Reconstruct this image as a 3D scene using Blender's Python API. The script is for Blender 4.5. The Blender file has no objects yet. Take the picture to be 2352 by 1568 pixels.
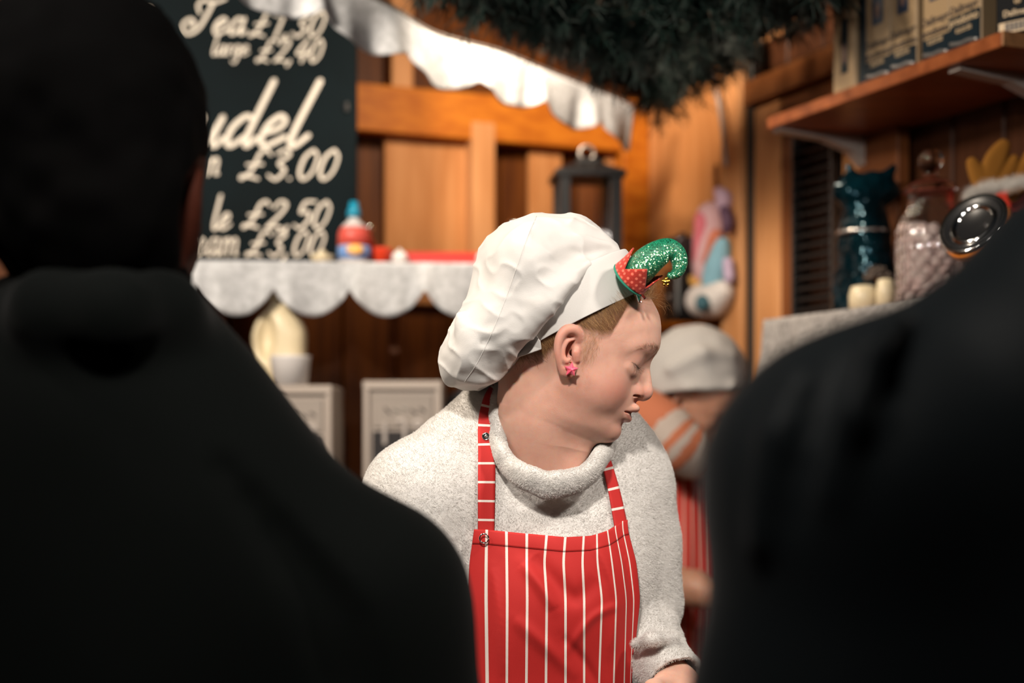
import bpy, math, random
import numpy as np
from mathutils import Vector, Matrix

SC = bpy.context.scene
COL = SC.collection
rng = np.random.default_rng(7)
random.seed(7)

# ------------------------------------------------------------------ camera, world, light, exposure
ZC, FPX, CX, HY = 1.45, 3267.0, 1176.0, 980.0     # camera height, focal length in pixels, image column of the axis, horizon row
cam_d = bpy.data.cameras.new('camera')
cam = bpy.data.objects.new('camera', cam_d)
COL.objects.link(cam)
cam.location = (0, 0, ZC)
cam.rotation_euler = (math.pi / 2, 0, 0)
cam_d.sensor_width = 36
cam_d.lens = FPX * 36 / 2352
cam_d.shift_y = (HY - 784) / 2352
cam_d.clip_start = 0.02
cam_d.dof.use_dof = True
cam_d.dof.focus_distance = 1.65
cam_d.dof.aperture_fstop = 2.4
SC.camera = cam

W = bpy.data.worlds.new('night')
SC.world = W
W.use_nodes = True
W.node_tree.nodes['Background'].inputs[0].default_value = (0.35, 0.55, 0.7, 1)
W.node_tree.nodes['Background'].inputs[1].default_value = 0.006
SC.view_settings.view_transform = 'Standard'
SC.view_settings.look = 'None'
SC.view_settings.gamma = 1
SC.view_settings.exposure = 0.0
SC.view_settings.use_curve_mapping = False


def area(name, loc, to, size, power, color, spread=180):
    l = bpy.data.lights.new(name, 'AREA')
    l.shape = 'DISK'
    l.size = size
    l.energy = power
    l.color = color
    l.spread = math.radians(spread)
    o = bpy.data.objects.new(name, l)
    o.location = loc
    o.rotation_euler = (Vector(to) - Vector(loc)).to_track_quat('-Z', 'Y').to_euler()
    COL.objects.link(o)
    return o


# lamps under the front eave of the stall, out of frame above, and warm bulbs further in
area('lamp_eave_middle', (-0.12, 0.44, 2.20), (0.10, 1.64, 1.40), 0.11, 6.3, (1.0, 0.92, 0.835), 95)
area('lamp_eave_left', (-0.74, 0.96, 2.16), (0.06, 1.64, 1.42), 0.12, 1.5, (1.0, 0.91, 0.82), 110)
area('lamp_eave_right', (0.78, 1.12, 2.15), (0.14, 1.66, 1.48), 0.13, 2.6, (1.0, 0.91, 0.82), 100)
area('lamp_inside_left', (-0.95, 1.62, 2.50), (-0.25, 3.4, 1.75), 0.22, 40, (1.0, 0.86, 0.70), 170)
area('lamp_inside_right', (0.02, 2.80, 2.50), (0.50, 3.7, 1.7), 0.2, 13, (1.0, 0.82, 0.62), 150)

# ------------------------------------------------------------------ helpers


def P(px, py, d):
    """The world point that stands at depth d behind picture position (px, py)."""
    return np.array([(px - CX) / FPX * d, d, ZC - (py - HY) / FPX * d])


def new_mesh(name, V, F):
    """V (N,3) floats; F list of index tuples, or an (M,k) array."""
    me = bpy.data.meshes.new(name)
    V = np.asarray(V, dtype=np.float32)
    if isinstance(F, np.ndarray):
        m, k = F.shape
        me.vertices.add(len(V))
        me.vertices.foreach_set('co', V.ravel())
        me.loops.add(m * k)
        me.loops.foreach_set('vertex_index', F.astype(np.int32).ravel())
        me.polygons.add(m)
        me.polygons.foreach_set('loop_start', np.arange(0, m * k, k, dtype=np.int32))
        me.update(calc_edges=True)
    else:
        me.from_pydata([tuple(v) for v in V.tolist()], [], F)
        me.update()
    return me


def obj(name, me, mat=None, parent=None, smooth=True):
    o = bpy.data.objects.new(name, me)
    COL.objects.link(o)
    if mat is not None:
        me.materials.append(mat)
    if smooth and hasattr(me, 'polygons'):
        me.polygons.foreach_set('use_smooth', np.ones(len(me.polygons), dtype=bool))
    if parent is not None:
        o.parent = parent
        o.matrix_parent_inverse = pinv(parent)
    return o


def pinv(p):
    """Parts are built in world coordinates; only top-level objects stand off the origin."""
    return Matrix.Translation(-p.location) if p.parent is None else Matrix()


def tag(o, label=None, cat=None, group=None, kind=None):
    if label: o['label'] = label
    if cat: o['category'] = cat
    if group: o['group'] = group
    if kind: o['kind'] = kind
    return o


def thing(name, loc, label, cat, group=None):
    o = bpy.data.objects.new(name, None)
    COL.objects.link(o)
    o.location = tuple(float(v) for v in loc)
    o.empty_display_size = 0.05
    return tag(o, label, cat, group)


class MB:
    """Collects primitives and links them as one mesh object (world coordinates)."""

    def __init__(s):
        s.V, s.F = [], []

    def add(s, V, F):
        b = len(s.V)
        s.V += [tuple(float(c) for c in v) for v in V]
        s.F += [tuple(b + i for i in f) for f in F]
        return s

    def hexa(s, c):
        """c: eight corners, bottom ring of four then top ring."""
        return s.add(c, [(3, 2, 1, 0), (4, 5, 6, 7), (0, 1, 5, 4), (1, 2, 6, 5), (2, 3, 7, 6), (3, 0, 4, 7)])

    def box(s, c, ax, ay, az, bev=0.0):
        """Box of half-extents given by the three axis vectors; bev chamfers the edges round az and the ends."""
        c, ax, ay, az = (np.asarray(v, float) for v in (c, ax, ay, az))
        if bev <= 0:
            q = [c + i * ax + j * ay + k * az for k in (-1, 1) for i, j in ((-1, -1), (1, -1), (1, 1), (-1, 1))]
            return s.hexa(q)
        lx, ly, lz = (np.linalg.norm(v) for v in (ax, ay, az))
        ex, ey, ez = 1 - min(bev / lx, .9), 1 - min(bev / ly, .9), 1 - min(bev / lz, .9)
        ring = [(-ex, -1), (ex, -1), (1, -ey), (1, ey), (ex, 1), (-ex, 1), (-1, ey), (-1, -ey)]
        lay = [(-1, 1 - bev / lx * 1.0, 1 - bev / ly), (-ez, 1, 1), (ez, 1, 1), (1, 1 - bev / lx, 1 - bev / ly)]
        V = [c + i * fx * ax + j * fy * ay + k * az for k, fx, fy in lay for i, j in ring]
        F = [tuple(range(7, -1, -1)), tuple(range(24, 32))]
        for L in range(3):
            for i in range(8):
                a, b = L * 8 + i, L * 8 + (i + 1) % 8
                F.append((a, b, b + 8, a + 8))
        return s.add(V, F)

    def tube(s, pts, rad, n=10, caps=True, ref=None):
        pts = np.asarray(pts, float)
        m = len(pts)
        rad = np.broadcast_to(np.asarray(rad, float), (m,))
        T = np.gradient(pts, axis=0)
        T /= np.linalg.norm(T, axis=1)[:, None] + 1e-12
        up = np.array(ref if ref is not None else ((0, 0, 1) if abs(T[0][2]) < .9 else (1, 0, 0)), float)
        V = []
        for i in range(m):
            a = np.cross(T[i], up); a /= np.linalg.norm(a) + 1e-12
            b = np.cross(a, T[i])
            up = b
            for k in range(n):
                t = 2 * math.pi * k / n
                V.append(pts[i] + rad[i] * (a * math.cos(t) + b * math.sin(t)))
        F = []
        for i in range(m - 1):
            for k in range(n):
                k2 = (k + 1) % n
                F.append((i * n + k, i * n + k2, (i + 1) * n + k2, (i + 1) * n + k))
        if caps:
            F.append(tuple(range(n - 1, -1, -1)))
            F.append(tuple((m - 1) * n + k for k in range(n)))
        return s.add(V, F)

    def lathe(s, c, prof, n=32, axis=(0, 0, 1), flute=0, fdep=0.0):
        """prof: (radius, height) pairs along the axis from c."""
        c = np.asarray(c, float); w = np.asarray(axis, float); w = w / np.linalg.norm(w)
        u = np.cross(w, (0, 0, 1) if abs(w[2]) < .9 else (1, 0, 0)); u /= np.linalg.norm(u)
        v = np.cross(w, u)
        V, F = [], []
        for r, h in prof:
            for k in range(n):
                t = 2 * math.pi * k / n
                rr = r * (1 + fdep * math.cos(flute * t)) if flute else r
                V.append(c + w * h + rr * (u * math.cos(t) + v * math.sin(t)))
        for i in range(len(prof) - 1):
            for k in range(n):
                k2 = (k + 1) % n
                F.append((i * n + k, i * n + k2, (i + 1) * n + k2, (i + 1) * n + k))
        if prof[0][0] > 1e-5: F.append(tuple(range(n - 1, -1, -1)))
        if prof[-1][0] > 1e-5: F.append(tuple((len(prof) - 1) * n + k for k in range(n)))
        return s.add(V, F)

    def ball(s, c, r, n=16, axes=None):
        c = np.asarray(c, float); r = np.broadcast_to(np.asarray(r, float), (3,))
        A = np.eye(3) if axes is None else np.asarray(axes, float)
        V, F, m = [], [], n // 2
        for i in range(m + 1):
            th = math.pi * i / m
            for k in range(n):
                t = 2 * math.pi * k / n
                q = np.array([math.sin(th) * math.cos(t), math.sin(th) * math.sin(t), math.cos(th)]) * r
                V.append(c + q @ A)
        for i in range(m):
            for k in range(n):
                k2 = (k + 1) % n
                F.append((i * n + k, (i + 1) * n + k, (i + 1) * n + k2, i * n + k2))
        return s.add(V, F)

    def build(s, name, mat, parent=None, smooth=False):
        return obj(name, new_mesh(name, s.V, s.F), mat, parent, smooth)


def grid_faces(nu, nv, closed_u=False):
    F = []
    iu = np.arange(nu if closed_u else nu - 1)
    a = iu[:, None] * nv + np.arange(nv - 1)[None]
    b = ((iu + 1) % nu)[:, None] * nv + np.arange(nv - 1)[None]
    return np.stack([a, b, b + 1, a + 1], -1).reshape(-1, 4)


def crom(pts, n, closed=False):
    """Catmull-Rom through pts, n samples."""
    p = np.asarray(pts, float)
    m = len(p)
    if closed:
        t = np.arange(n) / n * m
        i = np.floor(t).astype(int); f = (t - i)[:, None]
        g = lambda k: p[(i + k) % m]
    else:
        t = np.linspace(0, m - 1, n)
        i = np.minimum(np.floor(t).astype(int), m - 2); f = (t - i)[:, None]
        g = lambda k: p[np.clip(i + k, 0, m - 1)]
    a, b, c, d = g(-1), g(0), g(1), g(2)
    return .5 * ((2 * b) + (c - a) * f + (2 * a - 5 * b + 4 * c - d) * f ** 2 + (-a + 3 * b - 3 * c + d) * f ** 3)


def _h(ix, iy, iz, s):
    x = (ix.astype(np.int64) * 374761393 + iy.astype(np.int64) * 668265263 + iz.astype(np.int64) * 2147483647 + s * 974634777) & 0xffffffff
    x = ((x ^ (x >> 13)) * 1274126177) & 0xffffffff
    x = ((x ^ (x >> 16)) * 2246822519) & 0xffffffff
    return ((x ^ (x >> 15)) & 0xffff).astype(np.float32) / 32767.5 - 1


def noise(p, s=0):
    p = np.asarray(p, np.float32)
    i = np.floor(p).astype(np.int64); f = p - i
    f = f * f * (3 - 2 * f)
    r = 0
    for a in (0, 1):
        wa = f[:, 0] if a else 1 - f[:, 0]
        for b in (0, 1):
            wb = f[:, 1] if b else 1 - f[:, 1]
            for c in (0, 1):
                wc = f[:, 2] if c else 1 - f[:, 2]
                r = r + wa * wb * wc * _h(i[:, 0] + a, i[:, 1] + b, i[:, 2] + c, s)
    return r


# ---- signed distance pieces
def smin(a, b, k):
    h = np.maximum(k - np.abs(a - b), 0) / k
    return np.minimum(a, b) - h * h * k * .25


def smax(a, b, k):
    return -smin(-a, -b, k)


def ell(p, c, r, R=None):
    q = p - np.asarray(c, np.float32)
    if R is not None: q = q @ np.asarray(R, np.float32).T
    r = np.asarray(r, np.float32)
    q = q / r
    k0 = np.sqrt((q * q).sum(1)) + 1e-6
    q = q / r
    k1 = np.sqrt((q * q).sum(1)) + 1e-9
    return k0 * (k0 - 1) / k1


def cap(p, a, b, ra, rb):
    a = np.asarray(a, np.float32); ab = np.asarray(b, np.float32) - a
    q = p - a
    t = np.clip(q @ ab / (ab @ ab + 1e-12), 0, 1)
    q = q - t[:, None] * ab
    return np.sqrt((q * q).sum(1)) - (ra + (rb - ra) * t)


def chain(p, pts, rad, k=0.0):
    d = None
    rad = np.broadcast_to(np.asarray(rad, float), (len(pts),))
    for i in range(len(pts) - 1):
        e = cap(p, pts[i], pts[i + 1], rad[i], rad[i + 1])
        d = e if d is None else (smin(d, e, k) if k > 0 else np.minimum(d, e))
    return d


def surfnet(f, lo, hi, h, B=8, margin=1.35, project=True):
    """Surface of f = 0 inside the box, cell size h: (V, quads)."""
    lo = np.asarray(lo, float); hi = np.asarray(hi, float)
    nb = np.ceil((hi - lo) / (B * h)).astype(int)
    I = np.stack(np.meshgrid(*[np.arange(n) for n in nb], indexing='ij'), -1).reshape(-1, 3)
    cc = (lo + (I + .5) * B * h).astype(np.float32)
    I = I[np.abs(f(cc)) < margin * .87 * B * h]
    o = np.arange(B + 1)
    loc = np.stack(np.meshgrid(o, o, o, indexing='ij'), -1).reshape(-1, 3)
    vals = []
    for s in range(0, len(I), 400):
        q = (lo + (I[s:s + 400, None, :] * B + loc[None]) * h).astype(np.float32).reshape(-1, 3)
        vals.append(f(q).astype(np.float32).reshape(-1, B + 1, B + 1, B + 1))
    V = np.concatenate(vals)
    ins = V < 0
    M = len(I)
    acc = np.zeros((M, B, B, B, 3), np.float32); cnt = np.zeros((M, B, B, B), np.float32)
    sl = lambda b: slice(1, B + 1) if b else slice(0, B)
    for ax in range(3):
        oth = [x for x in range(3) if x != ax]
        for b in (0, 1):
            for c in (0, 1):
                s0 = [0, 0, 0]; s0[oth[0]] = b; s0[oth[1]] = c
                s1 = list(s0); s1[ax] = 1
                v0 = V[(slice(None),) + tuple(sl(x) for x in s0)]; v1 = V[(slice(None),) + tuple(sl(x) for x in s1)]
                cr = (v0 < 0) != (v1 < 0)
                t = np.where(cr, v0 / np.where(cr, v0 - v1, 1), 0)
                acc[..., ax] += t
                for od, bb in zip(oth, (b, c)):
                    if bb: acc[..., od] += cr
                cnt += cr
    act = cnt > 0
    m, i, j, k = np.nonzero(act)
    G = I[m] * B + np.stack([i, j, k], -1)
    N = nb * B + 2
    key = lambda g: (g[..., 0] * N[1] + g[..., 1]) * N[2] + g[..., 2]
    vert = lo + (G + acc[act] / cnt[act][:, None]) * h
    kk = key(G); order = np.argsort(kk); ks = kk[order]
    quads = []
    for ax in range(3):
        u, v = (ax + 1) % 3, (ax + 2) % 3
        s1 = [0, 0, 0]; s1[ax] = 1
        v0 = ins[:, :B, :B, :B]; v1 = ins[(slice(None),) + tuple(sl(x) for x in s1)]
        m, i, j, k = np.nonzero(v0 != v1)
        g = I[m] * B + np.stack([i, j, k], -1)
        flip = ~v0[m, i, j, k]
        q = []
        for du, dv in ((-1, -1), (0, -1), (0, 0), (-1, 0)):
            e = g.copy(); e[:, u] += du; e[:, v] += dv
            kq = key(e)
            pos = np.minimum(np.searchsorted(ks, kq), len(ks) - 1)
            q.append(np.where(ks[pos] == kq, order[pos], -1))
        q = np.stack(q, -1)
        q[flip] = q[flip][:, ::-1]
        quads.append(q[(q >= 0).all(1)])
    F = np.concatenate(quads)
    if project:
        p = vert.astype(np.float32); e = .6 * h
        g = np.empty_like(p)
        for a in range(3):
            dp = np.zeros(3, np.float32); dp[a] = e
            g[:, a] = (f(p + dp) - f(p - dp)) / (2 * e)
        d = f(p)
        st = d[:, None] * g / np.maximum((g * g).sum(1), .2)[:, None]
        vert = vert - np.clip(st, -h, h)
    return vert, F


def attr(me, name, vals):
    a = me.attributes.new(name, 'FLOAT', 'POINT')
    a.data.foreach_set('value', np.asarray(vals, np.float32))


def vnormals(me):
    n = np.empty(len(me.vertices) * 3, np.float32)
    me.vertex_normals.foreach_get('vector', n)
    return n.reshape(-1, 3)


def strands(name, curves, radius, mat, parent, tip=.3):
    """curves: (n, k, 3) world points -> a hair curves object."""
    n, k, _ = curves.shape
    hc = bpy.data.hair_curves.new(name)
    hc.add_curves([k] * n)
    hc.attributes['position'].data.foreach_set('vector', curves.astype(np.float32).ravel())
    r = np.linspace(1, tip, k)[None] * np.broadcast_to(np.asarray(radius, float).reshape(-1, 1), (n, 1))
    ra = hc.attributes.get('radius') or hc.attributes.new('radius', 'FLOAT', 'POINT')
    ra.data.foreach_set('value', r.astype(np.float32).ravel())
    hc.materials.append(mat)
    o = bpy.data.objects.new(name, hc)
    COL.objects.link(o)
    if parent is not None:
        o.parent = parent
        o.matrix_parent_inverse = pinv(parent)
    return o


# ------------------------------------------------------------------ materials
def mat(name, col, rough=.6, metal=0, noise_scale=0, noise_amt=.2, bump=0, bump_scale=60, sss=0, sheen=0, spec=.5, coat=0,
        trans=0, ior=1.45, col2=None, stretch=(1, 1, 1), detail=4):
    m = bpy.data.materials.new(name)
    m.use_nodes = True
    nt = m.node_tree
    b = nt.nodes['Principled BSDF']
    b.inputs['Base Color'].default_value = (*col, 1)
    b.inputs['Roughness'].default_value = rough
    b.inputs['Metallic'].default_value = metal
    b.inputs['Specular IOR Level'].default_value = spec
    b.inputs['IOR'].default_value = ior
    if coat: b.inputs['Coat Weight'].default_value = coat
    if trans: b.inputs['Transmission Weight'].default_value = trans
    if sheen:
        b.inputs['Sheen Weight'].default_value = sheen
        b.inputs['Sheen Roughness'].default_value = .5
    if sss:
        b.inputs['Subsurface Weight'].default_value = 1
        b.inputs['Subsurface Radius'].default_value = (1, .35, .2)
        b.inputs['Subsurface Scale'].default_value = sss
    tc = nt.nodes.new('ShaderNodeTexCoord'); mp = nt.nodes.new('ShaderNodeMapping')
    mp.inputs['Scale'].default_value = stretch
    nt.links.new(tc.outputs['Object'], mp.inputs[0])
    if noise_scale:
        n = nt.nodes.new('ShaderNodeTexNoise')
        n.inputs['Scale'].default_value = noise_scale; n.inputs['Detail'].default_value = detail
        nt.links.new(mp.outputs[0], n.inputs['Vector'])
        mx = nt.nodes.new('ShaderNodeMix'); mx.data_type = 'RGBA'
        c2 = col2 if col2 is not None else tuple(c * (1 - noise_amt) for c in col)
        mx.inputs[6].default_value = (*col, 1); mx.inputs[7].default_value = (*c2, 1)
        rp = nt.nodes.new('ShaderNodeMapRange'); rp.inputs[1].default_value = .35; rp.inputs[2].default_value = .65
        nt.links.new(n.outputs[0], rp.inputs[0]); nt.links.new(rp.outputs[0], mx.inputs[0])
        nt.links.new(mx.outputs[2], b.inputs['Base Color'])
    if bump:
        n = nt.nodes.new('ShaderNodeTexNoise'); n.inputs['Scale'].default_value = bump_scale; n.inputs['Detail'].default_value = 3
        nt.links.new(mp.outputs[0], n.inputs['Vector'])
        bp = nt.nodes.new('ShaderNodeBump'); bp.inputs['Strength'].default_value = bump; bp.inputs['Distance'].default_value = .002
        nt.links.new(n.outputs[0], bp.inputs['Height']); nt.links.new(bp.outputs[0], b.inputs['Normal'])
    return m


def wood(name, c1, c2, rough=.5, stretch=(14, 14, 1.2), knots=True):
    """Long streaky grain along object z, with dark knots."""
    m = mat(name, c1, rough, noise_scale=3, col2=c2, stretch=stretch, detail=6, bump=.15, bump_scale=4, spec=.2)
    if knots:
        nt = m.node_tree; b = nt.nodes['Principled BSDF']
        tc = nt.nodes.new('ShaderNodeTexCoord'); mp = nt.nodes.new('ShaderNodeMapping'); mp.inputs['Scale'].default_value = tuple(.45 * s ** .35 for s in stretch)
        vo = nt.nodes.new('ShaderNodeTexVoronoi'); vo.inputs['Scale'].default_value = 4.0
        rp = nt.nodes.new('ShaderNodeMapRange'); rp.inputs[1].default_value = .05; rp.inputs[2].default_value = .14
        mx = nt.nodes.new('ShaderNodeMix'); mx.data_type = 'RGBA'; mx.inputs[6].default_value = (*[c * .25 for c in c2], 1)
        src = b.inputs['Base Color'].links[0].from_socket
        nt.links.new(tc.outputs['Object'], mp.inputs[0]); nt.links.new(mp.outputs[0], vo.inputs['Vector'])
        nt.links.new(vo.outputs['Distance'], rp.inputs[0]); nt.links.new(rp.outputs[0], mx.inputs[0])
        nt.links.new(src, mx.inputs[7]); nt.links.new(mx.outputs[2], b.inputs['Base Color'])
    return m


M = {}
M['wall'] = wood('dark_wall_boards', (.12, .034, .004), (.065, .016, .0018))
M['panel'] = wood('tan_panel_board', (.50, .225, .085), (.40, .16, .052))
M['beam'] = wood('orange_beam', (.48, .15, .012), (.36, .095, .007), stretch=(1.2, 14, 14))
M['post'] = wood('post_timber', (.56, .27, .115), (.44, .19, .07))
M['brown'] = wood('brown_frame', (.19, .066, .022), (.13, .042, .013))
M['rail'] = wood('brown_rail', (.21, .075, .022), (.15, .048, .013), stretch=(1.2, 1.2, 14))
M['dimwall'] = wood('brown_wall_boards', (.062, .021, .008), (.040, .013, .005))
M['shelfwood'] = wood('shelf_board', (.30, .09, .030), (.20, .055, .018), rough=.35, stretch=(2, 14, 14), knots=False)
M['endgrain'] = mat('pale_end_grain', (.50, .24, .10), .6, noise_scale=60, noise_amt=.3)
M['dark'] = mat('gap_black', (.010, .009, .008), .6)
M['ceil'] = mat('dark_ceiling', (.012, .016, .018), .8)
M['floor'] = wood('floor_boards', (.16, .10, .06), (.10, .06, .035), stretch=(14, 1.2, 14))
M['chalk'] = mat('painted_slate', (.0022, .0068, .0092), .7, spec=.10, noise_scale=5, noise_amt=.3)
M['chalkline'] = mat('chalk_paint', (.72, .66, .58), .8)
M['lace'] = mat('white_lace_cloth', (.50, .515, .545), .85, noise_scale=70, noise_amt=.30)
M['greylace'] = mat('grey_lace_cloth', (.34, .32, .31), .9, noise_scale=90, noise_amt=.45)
M['whiteplastic'] = mat('white_plastic', (.62, .60, .60), .35)
M['cream'] = mat('cream_plastic', (.62, .53, .36), .35)
M['red'] = mat('red_plastic', (.50, .020, .012), .4)
M['chrome'] = mat('polished_steel', (.78, .77, .76), .10, metal=1)
M['steel'] = mat('brushed_steel', (.40, .36, .33), .38, metal=.85)
M['black'] = mat('black_plastic', (.012, .012, .013), .35)
M['glass'] = mat('clear_glass', (1, 1, 1), .03, trans=1, ior=1.45)
M['jacketL'] = mat('dark_coat_wool', (.0016, .0022, .0020), .85, spec=.05, sheen=.02)
M['jacketR'] = mat('dark_blue_coat', (.0022, .0038, .0048), .6, spec=.10, sheen=.05)
M['darkhair'] = mat('dark_hair', (.0010, .0009, .0009), .85, spec=.03)
M['trousers'] = mat('dark_trousers', (.015, .016, .02), .85)

# ================================================================== the stall keeper in the elf clip
D0 = 1.675
PIT, YAW = math.radians(23), math.radians(-4)
FW = np.array([math.cos(YAW) * math.cos(PIT), math.sin(YAW) * math.cos(PIT), -math.sin(PIT)])
UP = np.array([math.cos(YAW) * math.sin(PIT), math.sin(YAW) * math.sin(PIT), math.cos(PIT)])
SD = np.array([math.sin(YAW), -math.cos(YAW), 0])
HO = P(1320, 814, D0)                      # middle of the head, level with the ear canals
HR = np.stack([FW, SD, UP]).astype(np.float32)
HS = 1.0                                    # head scale


def HL(x, y, z):
    """Head coordinates in mm (forward, towards the lens side, up) to the world."""
    return HO + (x * FW + y * SD + z * UP) * .001 * HS


def to_head(p):
    return ((p - HO.astype(np.float32)) @ HR.T) * (1000 / HS)


def ear_pt(X, Y, y):
    """A point of the ear drawing (ear plane) at sideways distance y."""
    u, v = X / 5.227 - 85, Y / 5.227 - 148
    return ((u * .9205 + v * .3907) / 2.03 + .07 * y, y, (u * .3907 - v * .9205) / 2.03)


def cc(q, pts, rad, n, k=0.0):
    """A smooth tapered cord through pts."""
    pts = np.asarray(pts, float)
    rad = np.broadcast_to(np.asarray(rad, float), (len(pts),))
    a = crom(np.column_stack([pts, rad]), n)
    return chain(q, a[:, :3], a[:, 3], k)


def ear_sdf(q):
    E = ear_pt
    plate = cc(q, [E(390, 560, 66), E(300, 600, 70), E(265, 720, 71), E(275, 840, 69), E(300, 940, 67)], [5, 6.5, 6.5, 6, 5], 9, 3)
    plate = smin(plate, ell(q, E(360, 740, 63), (11, 6.5, 20)), 6)
    bowl = cc(q, [E(392, 635, 77), E(355, 715, 72.5), E(352, 800, 71), E(382, 860, 73)], [7.0, 9.5, 8.8, 4.5], 7)
    bowl = np.minimum(bowl, cap(q, E(388, 765, 70), E(402, 772, 50), 5.0, 4.0))
    plate = smax(plate, -bowl, 2.5)
    plate = smax(plate, -cc(q, [E(425, 588, 77), E(345, 608, 80), E(275, 680, 81), E(250, 775, 79), E(255, 850, 77)], [3.2, 3.0, 2.4, 2.0, 1.4], 11), 1.5)
    helix = cc(q, [E(400, 700, 65), E(455, 620, 68), E(450, 540, 71), E(390, 492, 75), E(310, 503, 78), E(248, 565, 79.5), E(214, 660, 80),
                   E(208, 760, 79), E(221, 850, 76.5), E(245, 930, 73), E(280, 1000, 70)], [2.4, 4.0, 5.4, 6.2, 6.0, 5.4, 4.6, 4.0, 3.6, 3.8, 4.4], 30)
    anti = cc(q, [E(395, 612, 72), E(325, 636, 75), E(276, 725, 76.5), E(274, 815, 76), E(308, 868, 75), E(345, 852, 74)], [1.4, 2.2, 2.6, 3.2, 3.6, 2.4], 16)
    trag = cc(q, [E(440, 690, 65), E(428, 765, 68.5), E(436, 850, 66)], [4.0, 4.8, 4.0], 7)
    lobe = cc(q, [E(285, 930, 68.5), E(310, 1000, 67.5), E(350, 1020, 66), E(400, 940, 64)], [5.6, 5.6, 5.2, 4.5], 9)
    d = smin(plate, helix, 2.5)
    d = smin(d, anti, 2.5)
    d = smin(d, trag, 3)
    return smin(d, lobe, 4), bowl


SEC = np.array([            # height, front, half width of the face mass
    (96, 44, 36), (84, 66, 54), (72, 76.5, 61), (60, 81.5, 64), (48, 83, 64.5), (36, 81, 64), (26, 78.5, 64), (15, 77, 64.5), (5, 78, 64.5), (-10, 80, 62.5), (-25, 84, 60),
    (-40, 83.5, 56), (-55, 81, 49), (-65, 82, 42), (-73, 79, 35), (-79, 73, 27), (-83, 64, 20), (-87, 45, 8)], float)[::-1]
SECF = crom(SEC, 200)                                            # smoothed sections


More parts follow.
